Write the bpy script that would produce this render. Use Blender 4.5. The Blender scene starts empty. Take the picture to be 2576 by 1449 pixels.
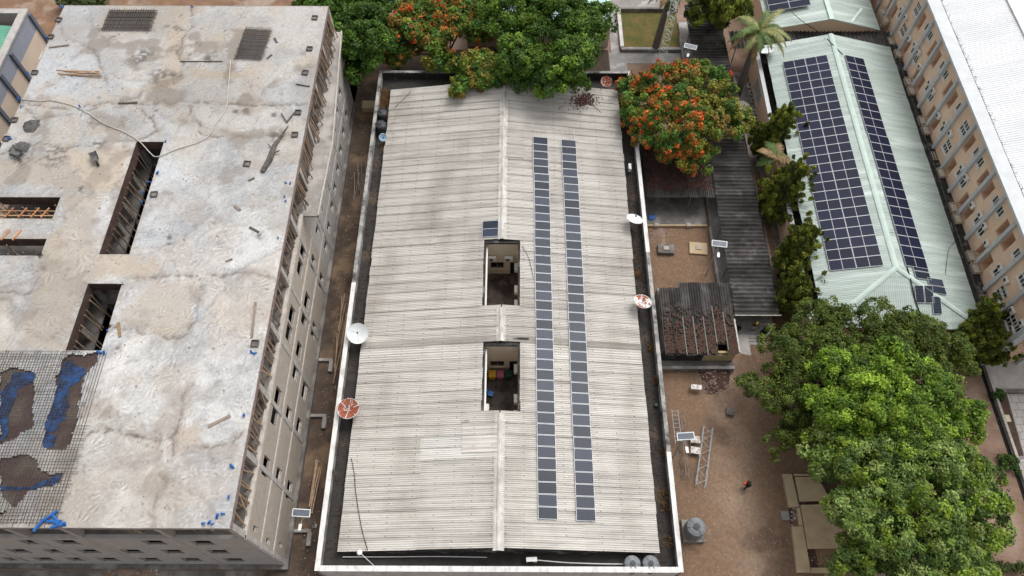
import bpy, bmesh, math, random
import numpy as np
from mathutils import Vector, Matrix, Euler
R = math.radians
sc = bpy.context.scene
col = sc.collection
# ------------------------------------------------------------------ camera, sky, sun, exposure
F, H, TILT, YAW = 1870.0, 69.0, R(30), R(0.23)          # drone camera 69 m up, looking 60 degrees down
cd = bpy.data.cameras.new('camera'); cam = bpy.data.objects.new('camera', cd); col.objects.link(cam)
cam.location = (0, 0, H); cam.rotation_euler = (TILT, 0, YAW)
cd.sensor_width = 36; cd.lens = F / 2576 * 36; cd.clip_start = 1; cd.clip_end = 2000
sc.camera = cam
w = bpy.data.worlds.new('World'); sc.world = w; w.use_nodes = True
nt = w.node_tree; nt.nodes.clear()
SUN_EL, SUN_AZ = R(60), R(40)
sky = nt.nodes.new('ShaderNodeTexSky'); sky.sky_type = 'NISHITA'; sky.sun_disc = False
sky.sun_elevation = SUN_EL; sky.sun_rotation = SUN_AZ; sky.dust_density = 6; sky.air_density = 1.0; sky.ozone_density = 1.0
hs = nt.nodes.new('ShaderNodeHueSaturation'); hs.inputs['Saturation'].default_value = 0.12
bg = nt.nodes.new('ShaderNodeBackground'); bg.inputs['Strength'].default_value = 0.15
wo = nt.nodes.new('ShaderNodeOutputWorld')
nt.links.new(sky.outputs[0], hs.inputs['Color']); nt.links.new(hs.outputs[0], bg.inputs['Color']); nt.links.new(bg.outputs[0], wo.inputs['Surface'])
sd = bpy.data.lights.new('sun', 'SUN'); sd.energy = 0.6; sd.angle = R(22); sd.color = (1, .965, .91)
sun = bpy.data.objects.new('sun', sd); col.objects.link(sun)
sun_dir = Vector((math.sin(SUN_AZ) * math.cos(SUN_EL), math.cos(SUN_AZ) * math.cos(SUN_EL), math.sin(SUN_EL)))
sun.rotation_euler = (-sun_dir).to_track_quat('-Z', 'Y').to_euler()
sc.view_settings.view_transform = 'Standard'; sc.view_settings.look = 'None'
sc.view_settings.gamma = 1; sc.view_settings.use_curve_mapping = False
sc.view_settings.exposure = 0.30
# ------------------------------------------------------------------ helpers
rng = np.random.default_rng(7); rnd = random.Random(7)
def at(px, py, z=0.0):
    """point of the place at height z that the surveyed photo position stands for"""
    x = (px - 1288) / F; y = -(py - 724.5) / F
    c, s = math.cos(TILT), math.sin(TILT)
    v = (x, y * c + s, y * s - c)
    cy, sy = math.cos(YAW), math.sin(YAW)
    t = (z - H) / v[2]
    return Vector(((v[0] * cy - v[1] * sy) * t, (v[0] * sy + v[1] * cy) * t, z))
def to_px(X, Y, Z):
    cy, sy = math.cos(-YAW), math.sin(-YAW)
    x, y = X * cy - Y * sy, X * sy + Y * cy
    z = Z - H; c, s = math.cos(TILT), math.sin(TILT)
    u = y * c + z * s; d = y * s - z * c
    return 1288 + F * x / d, 724.5 - F * u / d
_perm = np.random.default_rng(3).random(65536)
def vnoise(x, y, seed=0):
    xi = np.floor(x).astype(np.int64); yi = np.floor(y).astype(np.int64)
    fx = x - xi; fy = y - yi; fx = fx * fx * (3 - 2 * fx); fy = fy * fy * (3 - 2 * fy)
    h = lambda a, b: _perm[(a * 374761393 + b * 668265263 + seed * 974711) & 65535]
    return (h(xi, yi) * (1 - fx) + h(xi + 1, yi) * fx) * (1 - fy) + (h(xi, yi + 1) * (1 - fx) + h(xi + 1, yi + 1) * fx) * fy
def fbm(x, y, oct=4, seed=0):
    a = np.zeros_like(x); amp = .5; tot = 0
    for i in range(oct):
        a += amp * vnoise(x, y, seed + i * 13); tot += amp; amp *= .5; x = x * 2.03 + 5.3; y = y * 2.03 + 1.7
    return a / tot
def sstep(a, b, x): t = np.clip((x - a) / (b - a), 0, 1); return t * t * (3 - 2 * t)

class MB:
    def __init__(s): s.v = []; s.f = []; s.m = []; s.k = 0
    def add(s, vs, fs):
        n = len(s.v); s.v.extend(tuple(p) for p in vs)
        for f in fs: s.f.append(tuple(i + n for i in f)); s.m.append(s.k)
        return s
    def box(s, x0, x1, y0, y1, z0, z1):
        return s.add([(x0,y0,z0),(x1,y0,z0),(x1,y1,z0),(x0,y1,z0),(x0,y0,z1),(x1,y0,z1),(x1,y1,z1),(x0,y1,z1)],
              [(0,3,2,1),(4,5,6,7),(0,1,5,4),(1,2,6,5),(2,3,7,6),(3,0,4,7)])
    def cbox(s, c, sx, sy, sz, rot=None):
        vs = [Vector((i * sx / 2, j * sy / 2, k * sz / 2)) for k in (-1, 1) for i, j in ((-1,-1),(1,-1),(1,1),(-1,1))]
        if rot is not None: vs = [rot @ p for p in vs]
        c = Vector(c)
        return s.add([p + c for p in vs], [(0,3,2,1),(4,5,6,7),(0,1,5,4),(1,2,6,5),(2,3,7,6),(3,0,4,7)])
    def bar(s, a, b, r, n=5, r2=None):
        a = Vector(a); b = Vector(b); d = (b - a); r2 = r if r2 is None else r2
        if d.length < 1e-6: return s
        q = d.to_track_quat('Z', 'Y'); vs = []
        for p, rr in ((a, r), (b, r2)):
            for i in range(n):
                t = 2 * math.pi * i / n + .4; vs.append(p + q @ Vector((math.cos(t) * rr, math.sin(t) * rr, 0)))
        fs = [(i, (i + 1) % n, n + (i + 1) % n, n + i) for i in range(n)] + [tuple(range(n))[::-1], tuple(range(n, 2 * n))]
        return s.add(vs, fs)
    def tube(s, pts, r, n=5):
        for a, b in zip(pts[:-1], pts[1:]): s.bar(a, b, r, n)
        return s
    def lathe(s, prof, n=24, c=(0, 0, 0)):
        vs = []; fs = []
        for r, z in prof:
            for i in range(n):
                t = 2 * math.pi * i / n; vs.append((c[0] + r * math.cos(t), c[1] + r * math.sin(t), c[2] + z))
        for k in range(len(prof) - 1):
            for i in range(n):
                j = (i + 1) % n; fs.append((k * n + i, k * n + j, (k + 1) * n + j, (k + 1) * n + i))
        return s.add(vs, fs)
    def quad(s, *p): return s.add(p, [tuple(range(len(p)))])
    def prism(s, pts, z0, z1):
        n = len(pts)
        return s.add([(x, y, z0) for x, y in pts] + [(x, y, z1) for x, y in pts],
            [tuple(range(n))[::-1], tuple(range(n, 2 * n))] + [(i, (i + 1) % n, n + (i + 1) % n, n + i) for i in range(n)])
    def mesh(s, name, mats, off=(0, 0, 0), smooth=False):
        me = bpy.data.meshes.new(name)
        me.from_pydata([(p[0] - off[0], p[1] - off[1], p[2] - off[2]) for p in s.v], [], s.f)
        for m_ in (mats if isinstance(mats, (list, tuple)) else [mats]): me.materials.append(m_)
        if max(s.m, default=0): me.polygons.foreach_set('material_index', s.m)
        if smooth: me.polygons.foreach_set('use_smooth', [True] * len(s.f))
        me.update(); return me
def link(name, me, parent=None, loc=(0, 0, 0), rot=(0, 0, 0), scale=None):
    o = bpy.data.objects.new(name, me); col.objects.link(o)
    if parent is not None: o.parent = parent
    o.location = loc; o.rotation_euler = rot
    if scale: o.scale = scale
    return o
def tag(o, label=None, cat=None, group=None, kind=None):
    if label: o['label'] = label
    if cat: o['category'] = cat
    if group: o['group'] = group
    if kind: o['kind'] = kind
    return o
def thing(name, label, cat, loc=(0, 0, 0), rz=0.0, group=None):
    return tag(link(name, None, None, loc, (0, 0, rz)), label, cat, group)
def world_loc(o):
    p = Vector((0, 0, 0))
    while o: p = p + Vector(o.location); o = o.parent
    return p
def part(name, mb, mats, parent, local=False, smooth=False, kind=None, label=None):
    """part of a thing; local=False: mb is in world coordinates and the thing is unrotated"""
    o = link(name, mb.mesh(name, mats, (0, 0, 0) if local else world_loc(parent), smooth), parent)
    if kind: o['kind'] = kind
    if label: o['label'] = label
    return o
def solo(name, mb, mats, loc=(0, 0, 0), label=None, cat=None, group=None, kind=None, smooth=False, local=False, rz=0.0):
    o = link(name, mb.mesh(name, mats, (0, 0, 0) if local else loc, smooth), None, loc, (0, 0, rz))
    return tag(o, label, cat, group, kind)
def copy_tree(o, parent=None):
    c = o.copy(); col.objects.link(c)
    if parent is not None: c.parent = parent
    for ch in list(o.children): copy_tree(ch, c)
    return c
def grid_mesh(name, xs, ys, zf, cf=None, keep=None, mats=(), thick=0):
    """sheet of cells; cf gives a colour per vertex, keep(cx,cy) drops cells"""
    X, Y = np.meshgrid(xs, ys); Z = zf(X, Y); nx, ny = len(xs), len(ys)
    v = np.stack([X, Y, Z], -1).reshape(-1, 3)
    idx = np.arange(nx * ny).reshape(ny, nx)
    q = np.stack([idx[:-1, :-1], idx[:-1, 1:], idx[1:, 1:], idx[1:, :-1]], -1).reshape(-1, 4)
    if keep is not None:
        cx = (X[:-1, :-1] + X[1:, 1:]) / 2; cy = (Y[:-1, :-1] + Y[1:, 1:]) / 2
        q = q[keep(cx, cy).reshape(-1)]
    me = np_mesh(name, v, q, mats)
    if cf is not None: set_col(me, cf(X, Y).reshape(-1, 3))
    return me
def np_mesh(name, v, q, mats=(), smooth=False):
    me = bpy.data.meshes.new(name); k = q.shape[1]
    me.vertices.add(len(v)); me.vertices.foreach_set('co', np.asarray(v, np.float32).ravel())
    me.loops.add(q.size); me.loops.foreach_set('vertex_index', q.astype(np.int32).ravel())
    me.polygons.add(len(q)); me.polygons.foreach_set('loop_start', np.arange(0, q.size, k, dtype=np.int32))
    me.polygons.foreach_set('loop_total', np.full(len(q), k, np.int32))
    for m_ in mats: me.materials.append(m_)
    me.update(calc_edges=True)
    if smooth: me.polygons.foreach_set('use_smooth', [True] * len(q))
    return me
def set_col(me, c):
    a = me.color_attributes.new('Col', 'FLOAT_COLOR', 'POINT')
    c4 = np.ones((len(c), 4), np.float32); c4[:, :3] = c
    a.data.foreach_set('color', c4.ravel())
def dist_poly(X, Y, pts):
    d = np.full(X.shape, 1e9)
    for (x0, y0), (x1, y1) in zip(pts[:-1], pts[1:]):
        dx, dy = x1 - x0, y1 - y0; t = np.clip(((X - x0) * dx + (Y - y0) * dy) / (dx * dx + dy * dy + 1e-9), 0, 1)
        d = np.minimum(d, np.hypot(X - x0 - t * dx, Y - y0 - t * dy))
    return d
def inside(X, Y, pts):
    r = np.zeros(X.shape, bool); n = len(pts)
    for i in range(n):
        x0, y0 = pts[i]; x1, y1 = pts[(i + 1) % n]
        if y0 == y1: continue
        c = ((y0 > Y) != (y1 > Y)) & (X < (x1 - x0) * (Y - y0) / (y1 - y0) + x0); r ^= c
    return r
# ------------------------------------------------------------------ materials
def M(name, c1, c2=None, scale=1.5, rough=.85, stretch=(1, 1, 1), bump=0.0, bscale=None, detail=5, rand=0.0, c3=None, s3=.25, t3=(.5, .62), metal=0.0, spec=.3, lo=.35, hi=.65, obj=False, c4=None, s4=.12, t4=(.5, .7)):
    m = bpy.data.materials.new(name); m.use_nodes = True; t = m.node_tree; N = t.nodes; L = t.links
    b = N['Principled BSDF']; b.inputs['Roughness'].default_value = rough; b.inputs['Metallic'].default_value = metal
    b.inputs['Specular IOR Level'].default_value = spec
    g = N.new('ShaderNodeNewGeometry'); pos = g.outputs['Position']
    if obj:
        tc = N.new('ShaderNodeTexCoord'); pos = tc.outputs['Object']
    def noise(sc_, st=(1, 1, 1), d=detail):
        mp = N.new('ShaderNodeVectorMath'); mp.operation = 'MULTIPLY'; mp.inputs[1].default_value = [sc_ * q for q in st]; L.new(pos, mp.inputs[0])
        n = N.new('ShaderNodeTexNoise'); n.inputs['Scale'].default_value = 1; n.inputs['Detail'].default_value = d; n.inputs['Roughness'].default_value = .6
        L.new(mp.outputs[0], n.inputs['Vector']); return n.outputs['Fac']
    def ramp(src, a, z):
        r_ = N.new('ShaderNodeMapRange'); r_.inputs['From Min'].default_value = a; r_.inputs['From Max'].default_value = z; L.new(src, r_.inputs['Value']); return r_.outputs[0]
    def mix(fac, a, z):
        x = N.new('ShaderNodeMix'); x.data_type = 'RGBA'
        if isinstance(fac, float): x.inputs[0].default_value = fac
        else: L.new(fac, x.inputs[0])
        for k, s_ in ((6, a), (7, z)):
            if isinstance(s_, tuple): x.inputs[k].default_value = (*s_, 1)
            else: L.new(s_, x.inputs[k])
        return x.outputs[2]
    c = c1
    if c2: c = mix(ramp(noise(scale, stretch), lo, hi), c1, c2)
    if c3: c = mix(ramp(noise(s3, stretch), *t3), c, c3)
    if c4: c = mix(ramp(noise(s4, (1, .55, 1), 6), *t4), c, c4)
    if rand:
        oi = N.new('ShaderNodeObjectInfo'); v = N.new('ShaderNodeHueSaturation')
        mr = N.new('ShaderNodeMapRange'); mr.inputs['To Min'].default_value = 1 - rand; mr.inputs['To Max'].default_value = 1 + rand
        L.new(oi.outputs['Random'], mr.inputs['Value']); L.new(mr.outputs[0], v.inputs['Value'])
        if isinstance(c, tuple): v.inputs['Color'].default_value = (*c, 1)
        else: L.new(c, v.inputs['Color'])
        c = v.outputs[0]
    if isinstance(c, tuple): b.inputs['Base Color'].default_value = (*c, 1)
    else: L.new(c, b.inputs['Base Color'])
    if bump:
        bu = N.new('ShaderNodeBump'); bu.inputs['Strength'].default_value = bump; bu.inputs['Distance'].default_value = .05
        L.new(noise(bscale or scale * 4), bu.inputs['Height']); L.new(bu.outputs[0], b.inputs['Normal'])
    m['_c'] = 1
    return m
def Mcol(name, rough=.9, noise_amt=.25, scale=6, trans=0.0, bump=.3, spec=.25):
    """colour from the mesh's own colour attribute, broken up with fine noise"""
    m = bpy.data.materials.new(name); m.use_nodes = True; t = m.node_tree; N = t.nodes; L = t.links
    b = N['Principled BSDF']; b.inputs['Roughness'].default_value = rough; b.inputs['Specular IOR Level'].default_value = spec
    a = N.new('ShaderNodeAttribute'); a.attribute_name = 'Col'
    g = N.new('ShaderNodeNewGeometry'); n = N.new('ShaderNodeTexNoise'); n.inputs['Scale'].default_value = scale; n.inputs['Detail'].default_value = 6; n.inputs['Roughness'].default_value = .65
    L.new(g.outputs['Position'], n.inputs['Vector'])
    mr = N.new('ShaderNodeMapRange'); mr.inputs['From Min'].default_value = .3; mr.inputs['From Max'].default_value = .7
    mr.inputs['To Min'].default_value = 1 - noise_amt; mr.inputs['To Max'].default_value = 1 + noise_amt; L.new(n.outputs['Fac'], mr.inputs['Value'])
    h = N.new('ShaderNodeHueSaturation'); L.new(a.outputs['Color'], h.inputs['Color']); L.new(mr.outputs[0], h.inputs['Value'])
    L.new(h.outputs[0], b.inputs['Base Color'])
    if bump:
        bu = N.new('ShaderNodeBump'); bu.inputs['Strength'].default_value = bump; bu.inputs['Distance'].default_value = .04
        L.new(n.outputs['Fac'], bu.inputs['Height']); L.new(bu.outputs[0], b.inputs['Normal'])
    if trans:
        tr = N.new('ShaderNodeBsdfTranslucent'); L.new(h.outputs[0], tr.inputs['Color'])
        ms = N.new('ShaderNodeMixShader'); ms.inputs[0].default_value = trans
        L.new(b.outputs[0], ms.inputs[1]); L.new(tr.outputs[0], ms.inputs[2]); L.new(ms.outputs[0], N['Material Output'].inputs['Surface'])
    return m
def Mblocks(name, c1, c2, mortar, bw=.45, bh=.225, axis='X', rough=.95, msize=.02):
    """block or paving courses far too small to build singly"""
    m = M(name, c1, c2, 1.3, rough, bump=.5, bscale=14, lo=.3, hi=.7, c3=tuple(q * .42 for q in c2) if axis == 'X' else None, s3=6.0, t3=(.55, .70)); t = m.node_tree; N = t.nodes; L = t.links
    b = N['Principled BSDF']; src = b.inputs['Base Color'].links[0].from_socket
    g = N.new('ShaderNodeNewGeometry'); sp = N.new('ShaderNodeSeparateXYZ'); L.new(g.outputs['Position'], sp.inputs[0]); cb = N.new('ShaderNodeCombineXYZ')
    if axis == 'XY': L.new(sp.outputs[0], cb.inputs[0]); L.new(sp.outputs[1], cb.inputs[1])
    else:
        ad = N.new('ShaderNodeMath'); L.new(sp.outputs[0], ad.inputs[0]); L.new(sp.outputs[1], ad.inputs[1]); L.new(ad.outputs[0], cb.inputs[0]); L.new(sp.outputs[2], cb.inputs[1])
    br = N.new('ShaderNodeTexBrick'); br.inputs['Scale'].default_value = 1; br.inputs['Brick Width'].default_value = bw; br.inputs['Row Height'].default_value = bh
    br.inputs['Mortar Size'].default_value = msize; br.inputs['Mortar'].default_value = (*mortar, 1); br.inputs['Color2'].default_value = (*[q * .8 for q in c1], 1)
    L.new(src, br.inputs['Color1']); L.new(cb.outputs[0], br.inputs['Vector']); L.new(br.outputs['Color'], b.inputs['Base Color'])
    return m
m_dirt = M('dirt', (.235,.152,.108), (.165,.105,.075), .9, .95, bump=.5, bscale=5, c3=(.30,.215,.165), s3=.16, t3=(.45,.65), detail=8)
m_redsoil = M('red soil', (.26,.15,.09), (.17,.105,.07), .6, .95, bump=.4, bscale=3, c3=(.33,.26,.21), s3=.22)
m_conc = M('raw concrete', (.36,.335,.31), (.25,.235,.22), 1.2, .92, bump=.35, bscale=9, c3=(.43,.40,.37), s3=.4)
m_conc_d = M('stained concrete', (.19,.175,.16), (.11,.10,.095), 1.1, .95, bump=.4, bscale=8, c3=(.27,.25,.23), s3=.35)
m_conc_l = M('pale concrete', (.47,.445,.42), (.36,.34,.32), 1.4, .9, bump=.3, bscale=9)
m_beam = M('beam concrete', (.58,.53,.48), (.40,.365,.33), 1.8, .92, bump=.4, bscale=9, stretch=(1,1,2))
m_block = Mblocks('sandcrete blocks', (.54,.47,.40), (.36,.31,.26), (.27,.235,.205), .47, .24)
m_block_g = Mblocks('grey sandcrete blocks', (.60,.58,.55), (.44,.425,.40), (.24,.225,.21))
m_plaster = M('white rendered wall', (.60,.59,.57), (.45,.44,.43), 1.6, .9, stretch=(1,1,.4))
m_cream = M('cream paint', (.64,.56,.45), (.56,.48,.38), .8, .8)
m_white = M('white paint', (.80,.80,.79), (.62,.61,.59), 2.2, .7, lo=.4, hi=.8)
m_copw = M('weathered white coping', (.70,.69,.67), (.40,.385,.37), 1.7, .85, stretch=(1,.5,1), lo=.48, hi=.75)
m_ridge = M('weathered ridge tile', (.66,.64,.60), (.42,.395,.36), 1.6, .85, stretch=(1.5,.7,1), rand=.06)
m_grime = M('black mould grime', (.045,.042,.040), (.022,.021,.02), 1.3, .95, bump=.5, bscale=7, c3=(.17,.165,.16), s3=.9, t3=(.55,.68))
m_grimew = M('mouldy white paint', (.40,.39,.37), (.07,.066,.063), .9, .92, stretch=(1,1,.5), bump=.3, bscale=8, lo=.40, hi=.66, detail=8)
m_gutter = M('gutter silt', (.050,.045,.042), (.032,.029,.027), .9, .9, bump=.4, bscale=6, c3=(.10,.075,.055), s3=.4, t3=(.56,.68))
m_asb = M('weathered asbestos sheet', (.60,.575,.535), (.345,.315,.285), .8, .9, stretch=(.16,5.5,1), rand=.05, c3=(.64,.615,.575), s3=.30, t3=(.5,.75), detail=7, lo=.45, hi=.73, c4=(.36,.325,.29), s4=.22, t4=(.47,.80))
m_asb_n = M('new asbestos sheet', (.68,.665,.635), (.55,.53,.50), .9, .8, stretch=(.3,4,1), rand=.04)
m_asb_d = M('dark asbestos sheet', (.072,.067,.063), (.034,.031,.03), .8, .95, bump=.3, bscale=6, rand=.45, c3=(.12,.115,.11), s3=.9, t3=(.56,.72))
m_green = M('pale green roof sheet', (.475,.55,.51), (.36,.425,.39), .7, .6, stretch=(.25,4,1), rand=.05, spec=.4, c3=(.62,.69,.64), s3=.3, t3=(.52,.7))
m_greend = M('pale green flashing', (.54,.645,.585), (.46,.56,.505), .8, .5, spec=.4)
m_greenv = M('emerald roof sheet', (.16,.42,.30), (.12,.34,.24), .6, .5, spec=.4)
m_ltblue = M('pale blue roof sheet', (.52,.68,.70), (.44,.60,.62), .6, .5, spec=.4)
m_whiteroof = M('white roof sheet', (.76,.77,.785), (.67,.68,.70), .35, .7, stretch=(.4,2,1), spec=.2)
m_peach = M('peach paint', (.80,.575,.42), (.74,.52,.37), .7, .85, c3=(.81,.60,.45), s3=.3)
m_peach_d = M('peach end wall', (.72,.50,.36), (.66,.45,.32), .7, .85)
m_peach_l = M('pale beige paint', (.70,.585,.48), (.64,.53,.43), .7, .85)
m_pil = M('grey pilaster paint', (.56,.57,.585), (.47,.48,.495), 1.2, .8)
m_pil_b = M('slate blue paint', (.15,.175,.22), (.12,.14,.18), 1.2, .8)
m_blueband = M('blue grey band', (.33,.36,.43), (.29,.32,.39), 1, .8)
m_coping = M('grey white coping', (.63,.65,.66), (.55,.57,.585), .8, .8)
m_glass = M('dark window glass', (.012,.014,.016), rough=.12, spec=.6)
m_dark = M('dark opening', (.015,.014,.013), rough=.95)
m_frame = M('white frame', (.74,.72,.68), rough=.5)
m_alu = M('aluminium', (.52,.53,.55), rough=.5, metal=.2)
m_tankb = M('black plastic', (.028,.03,.034), (.045,.047,.052), 2, .5, spec=.4)
m_tankg = M('grey plastic', (.20,.21,.225), (.13,.14,.15), 1.5, .5, spec=.4)
m_dish = M('white dish metal', (.74,.77,.77), (.66,.68,.68), 2, .5)
m_rust = M('rusted dish metal', (.33,.10,.055), (.24,.07,.04), 2.5, .8, c3=(.62,.55,.50), s3=1.6, t3=(.62,.70))
m_rustp = M('rust patched dish', (.70,.68,.66), (.36,.10,.05), 1.5, .7, lo=.50, hi=.54)
m_wood = M('new timber', (.42,.27,.15), (.32,.20,.11), 2, .85, stretch=(1,1,.4), rand=.25)
m_woodg = M('weathered timber', (.27,.22,.18), (.18,.145,.12), 2.5, .9, rand=.25)
m_bamboo = M('pole timber', (.46,.33,.225), (.30,.205,.14), 3, .85, rand=.3)
m_form = M('formwork ply', (.10,.062,.05), (.055,.036,.03), 1.8, .9, bump=.3, rand=.2)
m_orange = M('orange batten', (.55,.24,.11), (.42,.18,.09), 3, .85, rand=.2)
m_log = M('charred timber', (.075,.07,.066), (.15,.135,.12), 2.4, .95, bump=.6, bscale=8)
m_blue = M('blue plastic', (.02,.13,.42), (.015,.10,.34), 3, .45, spec=.4)
m_tarp = M('blue sheeting', (.010,.03,.085), (.018,.115,.36), 1.3, .6, bump=.6, bscale=5, detail=8, lo=.45, hi=.68)
m_rebar = M('rebar steel', (.075,.062,.058), (.055,.045,.042), 4, .7)
m_hose = M('pale hose', (.50,.46,.42), rough=.7)
m_cable = M('black cable', (.012,.012,.013), rough=.6)
m_steel = M('galvanised steel', (.46,.46,.46), (.36,.36,.36), 3, .5, metal=.3)
m_rsteel = M('rusty steel', (.27,.225,.20), (.17,.12,.10), 3, .8)
m_acw = M('air conditioner white', (.74,.73,.70), (.64,.63,.60), 3, .5)
m_acd = M('grille dark', (.06,.06,.06), rough=.6)
m_cage = M('cage bars', (.63,.52,.38), (.52,.42,.31), 3, .6)
m_rub = M('rubber', (.02,.02,.02), rough=.8)
m_barrow = M('barrow steel', (.11,.115,.11), (.17,.165,.155), 3, .7)
m_yel = M('yellow plastic', (.62,.36,.03), (.54,.31,.03), 2, .5)
m_pink = M('pink plastic', (.42,.12,.18), (.36,.10,.15), 2, .5)
m_grn = M('green plastic', (.012,.05,.035), (.02,.07,.045), 2, .5)
m_yelwall = M('yellow wash', (.47,.38,.20), (.39,.31,.17), 2, .9)
m_tan = M('tan concrete', (.52,.40,.25), (.41,.31,.19), .9, .9, bump=.2, bscale=6, c3=(.45,.355,.24), s3=.6)
m_litter = M('dead leaf litter', (.095,.055,.039), (.05,.031,.024), 5, .95, bump=.6, bscale=9)
m_dry = M('dry grass', (.36,.21,.085), (.27,.15,.06), 4, .9)
m_gravel = M('grey gravel', (.13,.13,.125), (.08,.08,.078), 9, .9, bump=.5)
m_rub_p = M('pinkish rubble', (.33,.24,.205), (.18,.125,.105), 6, .95, rand=.3)
m_stone = M('pale stone', (.46,.42,.38), (.33,.29,.25), 5, .9)
m_pave = Mblocks('paving blocks', (.47,.44,.42), (.36,.335,.32), (.27,.25,.235), .75, .75, 'XY', .9, .05)
m_grass = M('dry lawn', (.075,.085,.022), (.15,.105,.035), .7, .95, bump=.5, bscale=9, lo=.4, hi=.62)
m_path = M('path concrete', (.30,.285,.275), (.22,.205,.195), 1, .9, bump=.3, c3=(.42,.41,.40), s3=.5, t3=(.52,.64))
m_bark = M('bark', (.11,.085,.065), (.065,.05,.038), 3, .95, bump=.6)
m_palmbark = M('palm bark', (.19,.165,.145), (.12,.10,.085), 2, .95, stretch=(1,1,4), bump=.5)
m_leaf = Mcol('leaves', .6, .22, 1.2, .28, 0, .3)
m_petal = Mcol('flame blossoms', .7, .15, 2, .2, 0, .2)
m_slab = Mcol('poured concrete slab', .9, .10, 5, 0, .35, .25)
m_deck = Mcol('shuttering deck', .9, .25, 5, 0, .3, .25)
m_skin = M('skin', (.09,.05,.033), rough=.6)
m_black = M('black cloth', (.012,.012,.014), rough=.9)
m_dkgreen = M('dark green cloth', (.02,.05,.03), (.015,.035,.022), 6, .9)
m_orange_c = M('orange cloth', (.55,.10,.03), rough=.9)
m_maroon = M('maroon cloth', (.06,.018,.02), rough=.9)
m_palecloth = M('pale cloth', (.5,.46,.42), rough=.9)
m_yelcloth = M('yellow cloth', (.62,.52,.06), rough=.9)
def solar_material(name, nx, ny, cell, line, rand=.25):
    m = bpy.data.materials.new(name); m.use_nodes = True; t = m.node_tree; N = t.nodes; L = t.links
    b = N['Principled BSDF']; b.inputs['Roughness'].default_value = .3; b.inputs['Specular IOR Level'].default_value = .14
    tc = N.new('ShaderNodeTexCoord'); sp = N.new('ShaderNodeSeparateXYZ'); L.new(tc.outputs['Generated'], sp.inputs[0])
    fac = None
    for i, n in ((0, nx), (1, ny)):
        a = N.new('ShaderNodeMath'); a.operation = 'MULTIPLY'; a.inputs[1].default_value = n; L.new(sp.outputs[i], a.inputs[0])
        f = N.new('ShaderNodeMath'); f.operation = 'FRACT'; L.new(a.outputs[0], f.inputs[0])
        p = N.new('ShaderNodeMath'); p.operation = 'PINGPONG'; p.inputs[1].default_value = .5; L.new(f.outputs[0], p.inputs[0])
        l = N.new('ShaderNodeMath'); l.operation = 'LESS_THAN'; l.inputs[1].default_value = .06; L.new(p.outputs[0], l.inputs[0])
        if fac is None: fac = l.outputs[0]
        else:
            mx = N.new('ShaderNodeMath'); mx.operation = 'MAXIMUM'; L.new(fac, mx.inputs[0]); L.new(l.outputs[0], mx.inputs[1]); fac = mx.outputs[0]
    x = N.new('ShaderNodeMix'); x.data_type = 'RGBA'; x.inputs[6].default_value = (*cell, 1); x.inputs[7].default_value = (*line, 1); L.new(fac, x.inputs[0])
    oi = N.new('ShaderNodeObjectInfo'); mr = N.new('ShaderNodeMapRange'); mr.inputs['To Min'].default_value = 1 - rand; mr.inputs['To Max'].default_value = 1 + rand
    L.new(oi.outputs['Random'], mr.inputs['Value']); hv = N.new('ShaderNodeHueSaturation'); L.new(mr.outputs[0], hv.inputs['Value']); L.new(x.outputs[2], hv.inputs['Color']); L.new(hv.outputs[0], b.inputs['Base Color'])
    return m
m_cell = solar_material('polycrystalline cells', 10, 6, (.021,.028,.048), (.075,.085,.105), .35)
m_cell_g = solar_material('monocrystalline cells', 24, 12, (.010,.013,.034), (.018,.021,.044), .2)
# ------------------------------------------------------------------ the ground
def ground():
    b = MB(); b.quad((-400, -300, 0), (400, -300, 0), (400, 500, 0), (-400, 500, 0))
    solo('ground', b, m_dirt, kind='structure')
    # yard with a little relief, worn pale track, darker damp patches, painted wall shade
    xs = np.arange(13.9, 29.05, .2); ys = np.arange(-14, 56, .2)
    def zf(X, Y): return .03 + .07 * fbm(X * .5, Y * .5, 4, 3) + .02 * fbm(X * 3, Y * 3, 2, 9)
    def cf(X, Y):
        n = fbm(X * .35, Y * .35, 5, 21); n2 = fbm(X * 1.7, Y * 1.7, 4, 5)
        base = np.array([.195, .125, .080]); pale = np.array([.315, .225, .16]); dk = np.array([.115, .075, .055]); red = np.array([.225, .125, .08])
        c = np.broadcast_to(base, X.shape + (3,)).copy()
        track = np.exp(-((X - 21.3 - .6 * np.sin(Y * .25)) / 2.3) ** 2) * sstep(34, 27, Y)
        k = np.clip(track * (.75 + 1.4 * (n - .4)), 0, 1)[..., None]; c = c * (1 - k) + pale * k
        k = sstep(.52, .68, n2)[..., None] * .35; c = c * (1 - k) + red * k
        k = sstep(.56, .70, fbm(X * .3, Y * .3, 4, 77))[..., None] * .6; c = c * (1 - k) + dk * k
        k = (sstep(1.6, .4, np.abs(X - 14.2)) * .5)[..., None]; c = c * (1 - k) + dk * k  # earth colour darkened along the hall wall in place of shade
        for px, py, r in ((1770, 945, 2.6), (1835, 1010, 2.2), (1720, 1130, 1.6)):
            p = at(px, py); d = np.hypot(X - p.x, (Y - p.y) * 1.1) + .8 * (n2 - .5)
            k = (sstep(r, r * .5, d) * .55)[..., None]; c = c * (1 - k) + dk * k
        return c
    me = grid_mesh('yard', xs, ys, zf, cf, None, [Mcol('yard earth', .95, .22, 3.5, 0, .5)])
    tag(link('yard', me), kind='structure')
ground()
def sheet_ground(name, pts, m, z):
    b = MB(); b.add([(x, y, z) for x, y in pts], [tuple(range(len(pts)))]); solo(name, b, m, kind='structure')
sheet_ground('red_soil', [(-75, 70), (-20, 66), (-18, 110), (-80, 110)], m_redsoil, .02)
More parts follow.
